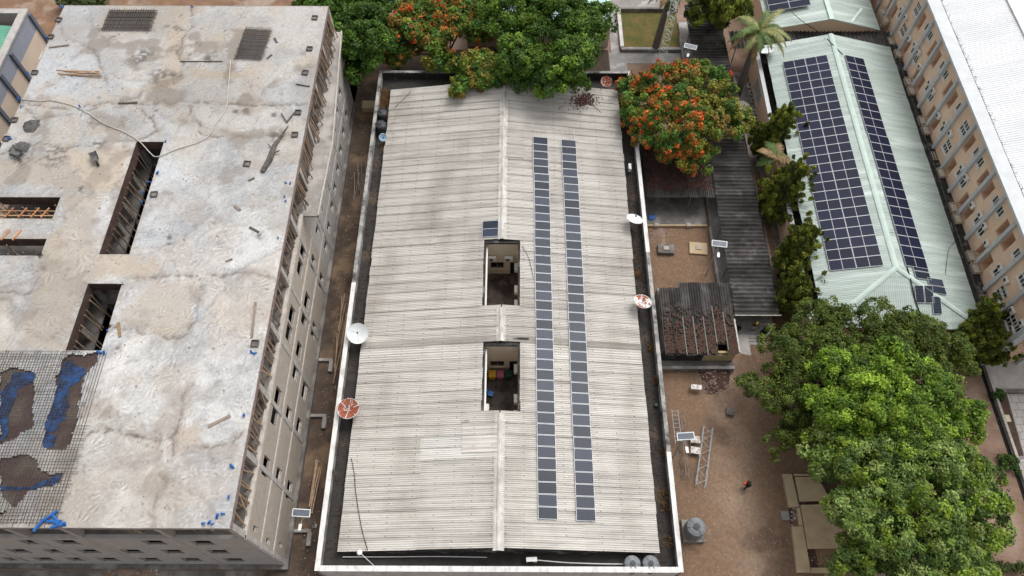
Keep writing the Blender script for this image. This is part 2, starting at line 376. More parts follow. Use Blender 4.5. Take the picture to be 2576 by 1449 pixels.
sheet_ground('shaded_earth', [(-16, 66.6), (12.3, 66.6), (12.3, 76), (-16, 76)], M('shade dark earth', (.075,.055,.042), (.045,.035,.028), .8, .95, bump=.5), .018)  # dark earth colour stands in for the shade under the trees
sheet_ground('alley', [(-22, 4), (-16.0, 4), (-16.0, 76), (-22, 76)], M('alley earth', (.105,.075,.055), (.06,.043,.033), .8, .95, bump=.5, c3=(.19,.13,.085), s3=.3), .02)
# ------------------------------------------------------------------ corrugated roof sheets
def sheet_mesh(name, x0, x1, wdt, ncorr, amp, zfun, m, seg=8, flip=False, trap=False):
    """corrugations run along x; local y from 0 to wdt"""
    n = ncorr * seg + 1; ys = np.linspace(0, wdt, n); ph = np.linspace(0, ncorr * 2 * np.pi, n)
    a = np.cos(ph) * amp
    if trap: a = np.clip(np.cos(ph) * 1.9, -1, 1) * amp
    xs = [x0, x1]; v = []
    for x in xs:
        for y, d in zip(ys, a): v.append((x, y, zfun(x) + d))
    q = [(i, n + i, n + i + 1, i + 1) for i in range(n - 1)]
    me = bpy.data.meshes.new(name); me.from_pydata(v, [], q); me.materials.append(m)
    me.polygons.foreach_set('use_smooth', [True] * len(q)); me.update(); return me
# ------------------------------------------------------------------ the hall
HX0, HX1, HY0, HY1, RX = -14.46, 12.14, 11.6, 63.6, -1.15
def hz(x): return 6.6 - 1.6 * abs(x - RX) / 13.3
hall = thing('hall', 'long hall with a weathered cream corrugated roof, two light wells and a mouldy parapet', 'building', (-1.15, 38, 0))
WELLS = [(-2.98, .64, 33.92, 41.52), (-2.82, .62, 23.3, 30.12)]
def build_hall():
    b = MB()
    b.box(-16.0, -15.72, 10.25, 66.5, 0, 5.3); part('wall', b, m_grimew, hall)
    b = MB(); b.box(13.52, 13.8, 10.25, 66.5, 0, 5.3); part('wall', b, m_grimew, hall)
    b = MB(); b.box(-15.72, 13.52, 10.25, 10.53, 0, 5.3); part('wall', b, m_plaster, hall)
    b = MB(); b.box(-15.72, 13.52, 66.22, 66.5, 0, 5.3); part('wall', b, m_grime, hall)
    # copings: painted white at the front, bare and mouldy further back
    for x0, x1, y0, y1, m in ((-16.06, -15.64, 10.2, 37.3, m_copw), (-16.04, -15.66, 37.3, 66.55, m_grimew), (13.46, 13.86, 10.2, 20.2, m_copw),
                              (13.48, 13.84, 20.2, 41.0, m_grimew), (13.46, 13.86, 41.0, 57, m_copw), (13.48, 13.84, 57, 66.55, m_plaster)):
        b = MB(); b.box(x0, x1, y0, y1, 5.302, 5.40); part('coping', b, m, hall)
    b = MB(); b.box(-15.63, 13.45, 10.18, 10.62, 5.302, 5.40); part('coping', b, m_copw, hall)
    b = MB(); b.box(-15.63, 13.45, 66.2, 66.54, 5.302, 5.38); part('coping', b, m_grimew, hall)
    # box gutters behind the parapet
    for x0, x1, y0, y1 in ((-15.72, -14.1, 10.53, 66.22), (11.8, 13.52, 10.53, 66.22), (-14.1, 11.8, 10.53, 11.9), (-14.1, 11.8, 63.3, 66.22)):
        xs = np.arange(x0, x1 + .01, (x1 - x0) / max(4, int((x1 - x0) / .4))); ys = np.arange(y0, y1 + .01, (y1 - y0) / max(4, int((y1 - y0) / .4)))
        me = grid_mesh('gutter_floor', xs, ys, lambda X, Y: 4.2 + .08 * fbm(X * 1.5, Y * 1.5, 3, 4), None, None, [m_gutter])
        link('gutter_floor', me, hall, (-hall.location.x, -hall.location.y, 0))
    b = MB(); b.box(-14.1, -13.9, 11.9, 63.3, 0, 4.9); b.box(11.6, 11.8, 11.9, 63.3, 0, 4.9); part('inner_wall', b, m_grime, hall)
    for y0, y1 in ((11.78, 11.98), (63.2, 63.4)):
        b = MB(); b.prism([(0, 0)] * 0 or [(-14.1, y0), (11.8, y0), (11.8, y1), (-14.1, y1)], 0, 4.9)
        b.add([(-14.1, y0, 4.9), (11.8, y0, 4.9), (RX, y0, 6.5), (-14.1, y1, 4.9), (11.8, y1, 4.9), (RX, y1, 6.5)], [(0, 1, 2), (5, 4, 3), (0, 2, 5, 3), (2, 1, 4, 5)])
        part('gable', b, m_grime, hall)
    b = MB(); b.box(-13.9, 11.6, 12, 23.2, 0, .1); part('floor', b, m_conc_d, hall)
    # sheets
    nrow = 49; br = list(np.linspace(HY0, HY1, nrow + 1))
    for wx0, wx1, wy0, wy1 in WELLS:
        for e in (wy0, wy1):
            k = int(np.argmin([abs(q - e) for q in br])); br[k] = e
    cols = [(HX0, -7.85, 0.0), (-8.1, RX - .05, .014), (RX + .05, 6.05, .014), (5.85, HX1, 0.0)]
    cache = {}
    def put(x0, x1, y0, y1, dz, m):
        wd = y1 - y0; key = (round(x0, 2), round(x1, 2), round(wd, 2), m.name)
        if key not in cache: cache[key] = sheet_mesh('roof_sheet', x0 + 1.15, x1 + 1.15, wd + .03, 6, .046, lambda x: hz(x - 1.15), m)
        o = link('roof_sheet', cache[key], hall, (rnd.uniform(-.04, .04), y0 - 38, dz + rnd.uniform(0, .016)), (-.03 + rnd.uniform(-.006, .006), 0, rnd.uniform(-.0015, .0015)))
    for i in range(nrow):
        y0, y1 = br[i], br[i + 1]; ym = (y0 + y1) / 2
        hole = [wl for wl in WELLS if wl[2] - .01 <= y0 and y1 <= wl[3] + .01]
        for c, (x0, x1, dz) in enumerate(cols):
            m = m_asb
            if c == 1 and 18.9 < ym < 21.1: m = m_asb_n
            if hole and c in (1, 2):
                h = hole[0]
                if c == 1: put(x0, h[0], y0, y1, dz, m)
                else: put(h[1], x1, y0, y1, dz, m)
            else: put(x0, x1, y0, y1, dz, m)
    # slipped replacement sheet beside the panels and patched sheets under the lower well
    for x0, x1, y0, y1 in ((RX + .3, 1.1, 52.2, 56.2),):
        put(x0, x1, y0, y1, .07, M('grey asbestos sheet', (.43,.40,.365), (.34,.31,.28), .8, .9, stretch=(.3,3,1)))
    put(-4.4, RX - .1, 19.6, 22.2, .06, m_asb); put(-4.6, 2.4, 22.3, 23.3, .05, M('mould streaked sheet', (.48,.46,.43), (.10,.09,.085), .9, .92, stretch=(.8,2.6,1), lo=.45, hi=.6))
    # half round ridge capping
    ends = [(HY0, 23.2), (30.3, 33.8), (41.7, HY1)]
    for a, e in ends:
        n = max(1, round((e - a) / 1.75)); st = (e - a) / n
        for k in range(n):
            b = MB(); y0 = a + k * st; y1 = y0 + st + .06
            prof = [(-.46, -.06), (-.20, .02), (-.14, .10), (0, .15), (.14, .10), (.20, .02), (.46, -.06)]
            dz = 6.60 + (k % 2) * .012
            vs = [(RX + u, y, dz + z) for y in (y0, y1) for u, z in prof]
            b.add(vs, [(i, i + 1, i + 8, i + 7) for i in range(6)]); part('ridge_cap', b, m_ridge, hall)
    # roofing bolts along the purlins
    b = MB()
    for x in (-13.6, -12.1, -10.5, -8.5, -6.6, -5.0, -3.4, -1.75, -.55, .95, 4.4, 7.4, 9.2, 10.9):
        for k in range(98):
            y = HY0 + .26 + k * .53 + rnd.uniform(-.05, .05)
            if any(h[0] - .2 < x < h[1] + .2 and h[2] < y < h[3] for h in WELLS) or rnd.random() < .25: continue
            b.cbox((x + rnd.uniform(-.04, .04), y, hz(x) + .06), .06, .045, .05)
    part('roof_bolt', b, m_grime, hall, kind='stuff')
    # light wells
    for wi, (x0, x1, y0, y1) in enumerate(WELLS):
        zt = 6.25
        b = MB()
        b.box(x0 - .2, x0 + .18, y0 - .2, y1 + .2, zt - .3, zt + .02); b.box(x1 - .18, x1 + .2, y0 - .2, y1 + .2, zt - .3, zt + .02)
        b.box(x0 + .18, x1 - .18, y1 - .15, y1 + .2, zt - .1, zt + .12); b.box(x0 + .18, x1 - .18, y0 - .2, y0 + .18, zt - .3, zt + .02)
        part('well_rim', b, m_grime, hall)
        ox0, ox1, oz0, oz1 = x0 + .55, x0 + 1.95, 1.3, 2.5
        dx0, dx1 = x1 - 1.0, x1 - .25
        b = MB(); facade(b, 'Y', y1 + .1, .2, x0, x1, .2, zt - .1, [(ox0, ox1, oz0, oz1), (dx0, dx1, .2, 2.5)])
        part('well_wall', b, m_cream, hall)
        b = MB(); b.box(x0 + .02, x0 + .16, y0, y1 - .01, .2, zt - .31); b.box(x1 - .16, x1 - .02, y0, y1 - .01, .2, zt - .31); b.box(x0 + .17, x1 - .17, y0, y0 + .14, .2, zt - .31)
        part('well_wall', b, m_cream, hall)
        b = MB(); b.box(x0, x1, y0, y1 + 2.0, 0, .2); part('well_floor', b, M('well paving %d' % wi, (.13,.105,.09) if wi == 0 else (.085,.08,.078), (.07,.055,.047), 1.5, .8, c3=(.04,.03,.028), s3=.8), hall)
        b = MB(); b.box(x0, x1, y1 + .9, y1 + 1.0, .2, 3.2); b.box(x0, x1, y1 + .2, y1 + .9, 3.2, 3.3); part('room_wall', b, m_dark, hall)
        b = MB(); b.box(ox0, ox1, y1 + .06, y1 + .10, oz0, oz0 + .06); b.box(ox0, ox1, y1 + .06, y1 + .10, oz1 - .06, oz1)
        for xx in (ox0, (ox0 + ox1) / 2 - .03, ox1 - .06): b.box(xx, xx + .06, y1 + .055, y1 + .105, oz0, oz1)
        wd = part('window', b, M('bronze frame %d' % wi, (.20,.19,.18), rough=.5), hall)
        g = MB(); g.box(ox0, ox1, y1 + .07, y1 + .085, oz0, oz1); part('pane', g, m_glass, wd)
        g = MB(); g.box(ox0 - .08, ox1 + .08, y1 - .12, y1 + .02, oz0 - .08, oz0 - .004); part('sill', g, m_cream, wd)
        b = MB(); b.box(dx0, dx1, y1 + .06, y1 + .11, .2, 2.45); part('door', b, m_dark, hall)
        b = MB(); b.tube([(x0 + .28, y0 + .3, 5.6), (x0 + .28, y1 - .2, 5.6)], .09, 8); b.tube([(x0 + .28, y1 - .2, 5.6), (x0 + .28, y1 - .2, .3)], .06, 8); part('drain_pipe', b, m_white, hall)
def facade(b, axis, pos, th, u0, u1, z0, z1, openings):
    """wall with true openings; axis 'X': wall plane x=pos running along y, 'Y': plane y=pos running along x"""
    us = sorted({u0, u1, *[q for o in openings for q in o[:2] if u0 < q < u1]})
    for a, e in zip(us[:-1], us[1:]):
        mid = (a + e) / 2; spans = sorted((o[2], o[3]) for o in openings if o[0] < mid < o[1]); z = z0
        for s0, s1 in spans + [(z1, z1)]:
            if s0 > z + 1e-4:
                if axis == 'X': b.box(pos - th / 2, pos + th / 2, a, e, z, s0)
                else: b.box(a, e, pos - th / 2, pos + th / 2, z, s0)
            z = max(z, s1)
build_hall()
# ------------------------------------------------------------------ solar arrays
def panel_mesh(wx, wy, m, fr=.035, h=.04):
    b = MB()
    b.k = 0; b.box(0, wx, 0, fr, 0, h); b.box(0, wx, wy - fr, wy, 0, h); b.box(0, fr, fr, wy - fr, 0, h); b.box(wx - fr, wx, fr, wy - fr, 0, h)
    f = b.mesh('panel', m_alu); g = MB(); g.box(fr, wx - fr, fr, wy - fr, .006, h - .006)
    return f, g.mesh('cells', m)
pf, pg = panel_mesh(1.64, .995, m_cell)
def hall_array(x0, y0, n, label, pitch=1.033, step=True, tail=1.6):
    sl = -math.atan(1.6 / 13.3) if x0 > RX else math.atan(1.6 / 13.3)
    # ry rotation that follows the slope: right slope falls with +x
    t = thing('solar_array', label, 'solar panels', (x0, y0, hz(x0) + .13), 0, 'solar arrays on the hall roof')
    off = 0
    for k in range(n):
        if step and k % 7 == 0: off = rnd.uniform(-.05, .05)
        p = link('panel', pf, t, (off, k * pitch, 0), (rnd.gauss(0, .006), -sl + rnd.gauss(0, .006), 0)); link('cells', pg, p)
    for u in (.15, 1.45):
        b = MB(); b.cbox((u, (n * pitch + tail) / 2 - .1, -.07 - u * math.tan(-sl)), .05, n * pitch + tail, .05); part('rail', b, m_alu, t, True)
    return t
hall_array(2.13, 14.18, 40, 'long single file of 40 solar panels nearest the ridge of the cream hall roof')
hall_array(5.26, 14.12, 40, 'long single file of 40 solar panels nearer the right eave of the cream hall roof')
pa = at(1213, 597, 6.5)
hall_array(pa.x, pa.y, 2, 'pair of solar panels left of the ridge just above the upper light well', .98, False, .1)
# ------------------------------------------------------------------ air conditioners
def ac_unit(label, loc, rz, group=None, s=1.0, proto={}):
    key = round(s, 2)
    if key not in proto:
        t = thing('air_conditioner', label, 'air conditioner', loc, rz, group)
        b = MB(); b.box(-.42 * s, .42 * s, -.33 * s, 0, 0, .56 * s); part('casing', b, m_acw, t, True)
        b = MB(); b.lathe([(0, 0), (.2 * s, 0), (.22 * s, .02), (.2 * s, .03), (0, .03)], 16); o = part('fan_grille', b, m_acd, t, True); o.location = (-.1 * s, -.335 * s, .28 * s); o.rotation_euler = (R(90), 0, 0)
        for u in (-.3, .3):
            b = MB(); b.box(u * s - .02, u * s + .02, -.36 * s, .06, -.05, -.005); b.box(u * s - .02, u * s + .02, .0, .04, -.3, -.06); part('bracket', b, m_steel, t, True)
        proto[key] = t
    else:
        t = copy_tree(proto[key]); t.location = loc; t.rotation_euler = (0, 0, rz); t['label'] = label
    if group: t['group'] = group
    return t
G_AC = 'air conditioners in the light wells'
x0, x1, y0, y1 = WELLS[0]
ac_unit('white air conditioner high on the cream wall above the dark window in upper light well', (x0 + .75, y1 - .06, 3.3), 0, G_AC)
ac_unit('white air conditioner with round grille high on the cream wall left of upper well doorway', (x1 - 1.15, y1 - .06, 3.3), 0, G_AC)
for yy, l in ((y1 - .9, 'white air conditioner on the right wall beside the doorway of upper light well'), (y1 - 3.6, 'middle of three white air conditioners along right wall of upper light well'), (y1 - 5.3, 'white air conditioner nearest the lower end on right wall of upper light well')):
    ac_unit(l, (x1 - .22, yy, 2.6), R(-90), G_AC)
x0, x1, y0, y1 = WELLS[1]
for yy, l in ((y1 - 1.0, 'white air conditioner on the right wall by doorway of lower light well'), (y1 - 4.1, 'middle white air conditioner on right wall of lower light well'), (y1 - 5.7, 'white air conditioner at the near end on right wall of lower light well')):
    ac_unit(l, (x1 - .22, yy, 2.6), R(-90), G_AC)
ac_unit('lone white air conditioner on the left wall of the lower light well', (x0 + .22, y1 - 5.0, 2.4), R(90), G_AC)
def wheelie_bin(label, loc, m, first=[None]):
    t = thing('waste_bin', label, 'bin', loc, rnd.uniform(-.1, .1), 'waste bins in the lower light well')
    b = MB(); b.add([(-.25,-.25,.05),(.25,-.25,.05),(.25,.25,.05),(-.25,.25,.05),(-.32,-.34,.95),(.32,-.34,.95),(.32,.34,.95),(-.32,.34,.95)], [(0,3,2,1),(4,5,6,7),(0,1,5,4),(1,2,6,5),(2,3,7,6),(3,0,4,7)]); part('body', b, m, t, True)
    b = MB(); b.box(-.36, .36, -.38, .37, .952, 1.0); b.box(-.28, .28, -.3, .29, 1.001, 1.05); part('lid', b, m, t, True)
    for s in (-.25, .25):
        b = MB(); b.bar((s - .03, .3, .1), (s + .03, .3, .1), .1, 10); part('wheel', b, m_rub, t, True)
    b = MB(); b.bar((-.3, .42, .93), (.3, .42, .93), .02, 6); b.bar((-.3, .34, .93), (-.3, .42, .93), .02); b.bar((.3, .34, .93), (.3, .42, .93), .02); part('handle', b, m, t, True)
for dx, m, c in ((.75, m_yel, 'yellow'), (1.55, m_pink, 'pink'), (2.35, m_grn, 'dark green')):
    wheelie_bin('%s lidded waste bin by the wall of lower light well' % c, (x0 + dx, y1 - .75, .2), m)
b = MB(); b.box(-.25, .25, -.25, .25, .38, .42); b.add([(-.25,.22,.42),(.25,.22,.42),(.23,.34,.85),(-.23,.34,.85),(-.25,.26,.42),(.25,.26,.42),(.23,.38,.85),(-.23,.38,.85)], [(0,1,2,3),(7,6,5,4),(0,3,7,4),(1,5,6,2),(3,2,6,7)])
t = thing('plastic_chair', 'blue plastic chair standing at left wall of lower light well', 'chair', (x0 + .62, y1 - 2.6, .2), R(70))
part('seat', b, m_blue, t, True)
for sx in (-.21, .21):
    for sy in (-.21, .21): b = MB(); b.bar((sx, sy, 0), (sx * .95, sy * .95, .38), .025); part('leg', b, m_blue, t, True)
def crate(label, loc, m, sx=.9, sy=.6, sz=.5, rz=0, name='crate', cat='crate'):
    t = thing(name, label, cat, loc, rz)
    b = MB(); b.box(-sx/2, sx/2, -sy/2, sy/2, 0, .05); part('base', b, m, t, True)
    b = MB(); b.box(-sx/2, sx/2, -sy/2, -sy/2 + .04, .051, sz); b.box(-sx/2, sx/2, sy/2 - .04, sy/2, .051, sz); b.box(-sx/2, -sx/2 + .04, -sy/2 + .04, sy/2 - .04, .051, sz); b.box(sx/2 - .04, sx/2, -sy/2 + .04, sy/2 - .04, .051, sz); part('side', b, m, t, True)
    return t
crate('black open crate on floor at near end of lower light well', (x0 + 1.55, y0 + .7, .2), m_black, 1.1, .8, .6)
crate('blue open tub in the near left corner of lower light well', (x0 + .7, y0 + .5, .2), m_blue, .8, .5, .45, 0, 'tub', 'tub')
# ------------------------------------------------------------------ unfinished concrete building
UX0, UX1, UY0, UY1 = -48.3, -20.0, 11.5, 66.0
ST = 15.0
unf = thing('unfinished_building', 'unfinished multi storey concrete building with a patchy grey roof slab under construction', 'building', (-34, 38, 0))
HOLES = [(-35.7, -33.1, 34.38, 47.0), (-35.8, -32.95, 25.26, 31.45), (-60, -40.9, 38.1, 40.45), (-60, -40.7, 34.22, 35.95)]
def wp(pts, z): return [tuple(at(x, y, z)[:2]) for x, y in pts]
SEAMS = [[(483,20),(481,70),(462,95),(447,130),(455,165),(440,188),(385,200),(365,225),(345,250),(300,258)],
 [(50,250),(60,262),(140,275),(200,275),(262,258),(330,262),(420,258),(475,258),(600,262),(700,268),(770,262)],
 [(475,268),(480,290),(495,310),(500,335),(520,343),(600,346),(700,342),(745,337)],
 [(0,388),(100,360),(150,372),(200,368),(240,360),(300,350),(340,352)],
 [(305,712),(330,704),(385,700),(500,690),(560,695),(620,685),(690,702)],
 [(505,700),(500,740),(492,775),(480,830),(472,845)],
 [(265,825),(330,828),(400,843),(440,855),(465,850)],
 [(195,1132),(215,1105),(232,1090),(270,1080),(300,1082),(310,1093),(355,1095),(400,1107),(425,1100),(440,1092),(450,1060),(447,1020),(455,1000),(470,985)],
 [(505,1120),(530,1130),(560,1120),(610,1095)], [(378,1332),(385,1290),(400,1240),(410,1210),(400,1190)],
 [(0,735),(30,738),(55,745),(75,740),(95,700),(105,660),(105,640)], [(437,1145),(440,1110),(438,1085)],
 [(50,262),(60,280),(100,300),(200,285),(262,262)], [(255,300),(230,330),(205,345)], [(330,262),(380,300),(395,330),(340,352)], [(130,20),(160,90),(250,140),(262,220)]]
BEIGE = [[(165,485),(250,485),(245,640),(395,650),(400,690),(220,700),(170,880),(50,880),(60,800),(105,650),(113,600),(165,560)],
 [(0,410),(110,380),(200,375),(330,358),(310,480),(160,480),(60,458),(0,470)], [(470,170),(600,185),(600,200),(470,195)], [(400,700),(500,705),(485,830),(430,850),(330,830),(280,820)], [(440,1080),(500,1060),(510,1120),(440,1140)],
 [(480,20),(430,20),(410,170),(340,240),(450,210)]]
DARKS = [(430,70,22),(455,75,14),(400,185,26),(430,195,22),(385,205,14),(345,150,35),(375,140,30),(290,95,12),(495,115,12),(525,150,16),(475,138,10),(80,318,13),(45,385,14),(230,310,14),(240,320,10),(370,300,14),(620,280,12),(600,275,10),(385,285,10),(130,395,40),(60,390,30),(250,245,8),(660,590,14),(432,600,8),(430,620,10),(290,880,14),(275,1095,8),(535,140,18),(700,340,25),(690,290,10),(255,360,20),(205,470,16)]
DIRTY = [P for P in ([(0,940),(30,925),(92,935),(85,980),(80,1080),(40,1100),(0,1118)],
 [(165,898),(252,885),(240,915),(215,940),(200,1000),(195,1040),(185,1090),(170,1130),(105,1132),(115,1070),(135,1000),(145,940)],
 [(0,1150),(85,1145),(90,1165),(105,1185),(120,1192),(158,1190),(150,1215),(70,1238),(40,1278),(20,1262),(0,1255)], [(0,1292),(22,1285),(2,1310)])]
BLUEP = [[(0,985),(30,950),(45,935),(92,935),(80,960),(40,985),(25,1040),(15,1095),(0,1110)],
 [(150,945),(165,905),(215,925),(205,960),(175,975),(165,1060),(130,1085),(118,1095),(108,1130),(112,1060),(135,1000)],
 [(112,1095),(135,1090),(140,1128),(102,1132)], [(0,1222),(60,1226),(125,1210),(158,1190),(150,1215),(70,1236),(0,1240)], [(120,1205),(158,1188),(150,1215)]]
def build_slab():
    def cuts(lo, hi, st, marks):
        a = list(np.linspace(lo, hi, int(round((hi - lo) / st)) + 1))
        for q in marks:
            if lo < q < hi: k = int(np.argmin([abs(v - q) for v in a])); a[k] = q
        return np.array(a)
    xs = cuts(UX0, UX1, .125, [q for h in HOLES for q in h[:2]]); ys = cuts(UY0, UY1, .125, [q for h in HOLES for q in h[2:]])
    seams = [wp(s, ST) for s in SEAMS]; beige = [wp(s, ST) for s in BEIGE]; dirty = [wp(s, ST) for s in DIRTY]
    def wob(X, Y, a=.5, f=.9): return X + a * (fbm(X * f, Y * f, 4, 31) - .5) * 2, Y + a * (fbm(X * f, Y * f, 4, 57) - .5) * 2
    def seamd(X, Y):
        WX, WY = wob(X, Y, .45, 1.1); d = np.full(X.shape, 1e9)
        for s in seams: d = np.minimum(d, dist_poly(WX, WY, s))
        return d
    SD = {}
    def zf(X, Y):
        SD['d'] = seamd(X, Y)
        z = ST + .035 * (fbm(X * .3, Y * .3, 3, 2) - .5) + .03 * fbm(X * 1.6, Y * 1.6, 3, 8) - .07 * np.exp(-(SD['d'] / .22) ** 2)
        return z
    def cf(X, Y):
        d = SD['d']; n1 = fbm(X * .22, Y * .22, 5, 11); n2 = fbm(X * .8, Y * .8, 5, 12); n3 = fbm(X * 3.1, Y * 3.1, 4, 13)
        # comb marks: strokes whose direction changes from patch to patch
        ang = 6.28 * fbm(X * .28, Y * .28, 2, 41); ca, sa = np.cos(ang), np.sin(ang)
        st = vnoise((X * ca + Y * sa) * .5, (-X * sa + Y * ca) * 3.1, 71)
        grey = np.array([.395, .395, .395]); pale = np.array([.60, .59, .575]); warm = np.array([.47, .42, .375]); tan = np.array([.46, .395, .325]); dk = np.array([.155, .14, .13]); brn = np.array([.29, .235, .195])
        c = np.broadcast_to(grey, X.shape + (3,)).copy()
        far = sstep(30, 60, Y)
        # separate pours: each batch dried to its own tone, ragged where they meet
        pg = np.random.default_rng(17); pc = np.stack([pg.uniform(UX0, UX1, 40), pg.uniform(UY0, UY1, 40)], 1); pt = pg.uniform(-1, 1, 40); pw_ = pg.uniform(-1, 1, 40)
        QX, QY = wob(X, Y, 1.3, .45); QX, QY = wob(QX, QY, .3, 2.5); DD = np.hypot(QX[..., None] - pc[:, 0], QY[..., None] - pc[:, 1]); so = np.argsort(DD, -1); d1 = np.take_along_axis(DD, so[..., :1], -1)[..., 0]; d2 = np.take_along_axis(DD, so[..., 1:2], -1)[..., 0]
        tone = pt[so[..., 0]]; wrm = pw_[so[..., 0]]; joint = np.exp(-((d2 - d1) / .16) ** 2) * sstep(.38, .6, n2 * .5 + n3 * .5); lip = np.exp(-((d2 - d1) / .8) ** 2) * sstep(.35, .7, n2)
        def bl(k, q):
            nonlocal c
            k = np.clip(k, 0, 1)[..., None]; c = c * (1 - k) + q * k
        bl(sstep(.36, .60, n2 * .45 + n1 * .55) * (1 - .5 * far), pale)
        bl(sstep(.5, .72, fbm(X * .35, Y * .35, 4, 91)) * .65, warm)
        bl(sstep(.58, .8, st) * .38 * (1 - .4 * far), np.array([.70, .69, .675])); bl(sstep(.36, .2, st) * .30 * (1 - .4 * far), np.array([.33, .315, .30]))
        st2 = vnoise((X * ca + Y * sa) * .25, (-X * sa + Y * ca) * 3.2, 171); bl(sstep(.30, .16, st2) * .3, np.array([.36, .335, .31]))
        WX, WY = wob(X, Y, .6, .7)
        for p in beige:
            sdist = dist_poly(WX, WY, list(p) + [p[0]]) * np.where(inside(WX, WY, p), 1, -1); bl(sstep(-.35, .45, sdist + .9 * (n3 - .5)) * (.62 + .4 * n3), tan)
        bl(sstep(.56, .74, fbm(X * .5, Y * .5, 5, 191)) * .75 * far, tan)
        # one-sided dirt drifting off the pour joints
        bl(np.exp(-(d / .38) ** 2) * sstep(.36, .62, n2 * .6 + n3 * .4) * .5, brn); bl(np.exp(-(d / .085) ** 2) * sstep(.34, .58, n3 * .6 + .4 * n2) * .85, dk)
        for px, py, r in DARKS:
            p = at(px, py, ST); q = at(px + r, py, ST).x - p.x
            dd = np.hypot(WX - p.x, (WY - p.y) * .9) / q
            bl(sstep(1.25, .3, dd) * sstep(.40, .56, n3 * .7 + n2 * .3) * .9, dk)
        bl(sstep(.70, .78, fbm(X * 4.5, Y * 4.5, 3, 201)) * .4, np.array([.22, .19, .17]))
        bl(sstep(.50, .70, fbm(X * .16 + 3, Y * .16, 5, 301)) * .5, np.array([.33, .30, .27])); bl(sstep(.60, .72, fbm(X * .42 + 9, Y * .42, 5, 311)) * (.36 + .34 * far), np.array([.25, .215, .185]))
        c = c * (1 + .13 * tone)[..., None] * np.stack([1 + .035 * wrm, np.ones_like(wrm), 1 - .05 * wrm], -1); bl(lip * .25, brn); bl(joint * .30, dk); c = fans(X, Y, c)
        for h in HOLES:
            e = np.maximum(np.maximum(h[0] - X, X - h[1]), np.maximum(h[2] - Y, Y - h[3]))
            bl(np.exp(-(np.maximum(e, 0) / .2) ** 2) * sstep(.35, .6, n3) * .4, brn)
        return c * .87
    def fans(X, Y, c):
        # fan shaped strokes left by the levelling boards
        g = np.random.default_rng(23); x_ = X[0]; y_ = Y[:, 0]
        for _ in range(420):
            cx, cy = g.uniform(UX0, UX1), UY0 + (UY1 - UY0) * g.random() ** 1.35; r = g.uniform(.7, 1.7); a0 = g.uniform(0, 6.28); sp = g.uniform(.35, .8); nn = g.integers(14, 24); s = g.uniform(.12, .27)
            i0, i1 = np.searchsorted(x_, (cx - r, cx + r)); j0, j1 = np.searchsorted(y_, (cy - r, cy + r))
            if i1 - i0 < 3 or j1 - j0 < 3: continue
            dx, dy = X[j0:j1, i0:i1] - cx, Y[j0:j1, i0:i1] - cy; d = np.hypot(dx, dy); a = (np.arctan2(dy, dx) - a0 + math.pi) % (2 * math.pi) - math.pi
            k = sstep(.2, .4, d / r) * sstep(1, .7, d / r) * sstep(sp, sp * .6, np.abs(a)) * s * np.sin(a * nn)
            c[j0:j1, i0:i1] *= (1 + k)[..., None]
        return c
    def keep(cx, cy):
        k = np.ones(cx.shape, bool)
        for h in HOLES: k &= ~((cx > h[0]) & (cx < h[1]) & (cy > h[2]) & (cy < h[3]))
        WX, WY = wob(cx, cy, .3, 1.4)
        for p in dirty: k &= ~inside(WX, WY, p)
        return k
    me = grid_mesh('slab', xs, ys, zf, cf, keep, [m_slab]); me.polygons.foreach_set('use_smooth', [True] * len(me.polygons))
    link('slab', me, unf, (34, -38, 0))
    # shuttering deck, seen where the concrete is not yet poured
    xd = cuts(UX0, UX1, .5, [q for h in HOLES for q in h[:2]]); yd = cuts(UY0, UY1, .5, [q for h in HOLES for q in h[2:]])
    def keep2(cx, cy):
        k = np.ones(cx.shape, bool)
        for h in HOLES: k &= ~((cx > h[0]) & (cx < h[1]) & (cy > h[2]) & (cy < h[3]))
        return k
    def cfd(X, Y):
        c = np.broadcast_to(np.array([.085, .055, .05]), X.shape + (3,)).copy(); k = sstep(.45, .6, fbm(X * .6, Y * .6, 4, 5))[..., None]
        return c * (1 - k) + np.array([.13, .105, .085]) * k
    link('deck', grid_mesh('deck', xd, yd, lambda X, Y: np.full(X.shape, 14.84), cfd, keep2, [m_deck]), unf, (34, -38, 0))
    # loose blue sheeting lying on the deck
    for k, p in enumerate(BLUEP):
        q = wp(p, 14.9); qx = [a for a, _ in q]; qy = [e for _, e in q]
        xs2 = np.arange(min(qx) - .3, max(qx) + .3, .08); ys2 = np.arange(min(qy) - .3, max(qy) + .3, .08)
        def kp(cx, cy): WX, WY = wob(cx, cy, .35, 1.5); return inside(WX, WY, q)
        me = grid_mesh('tarpaulin', xs2, ys2, lambda X, Y: 14.87 + .07 * fbm(X * 2.6, Y * 2.6, 3, 44 + k), None, kp, [m_tarp]); 
        if not len(me.polygons) or k == 4: continue
        c = at(*np.mean(p, axis=0), 14.85); me.transform(Matrix.Translation(-c))
        tag(link('tarpaulin', me, None, c), ['rumpled blue sheeting at the left edge of unpoured deck', 'long crumpled strip of blue sheeting under the rebar mesh below the light shaft', 'small square of blue sheeting at the lower end of long blue strip', 'thin band of blue sheeting across the brown shuttering boards', 'small triangle of blue sheeting at the right end of brown boards'][k], 'tarpaulin', 'blue sheeting on the deck')
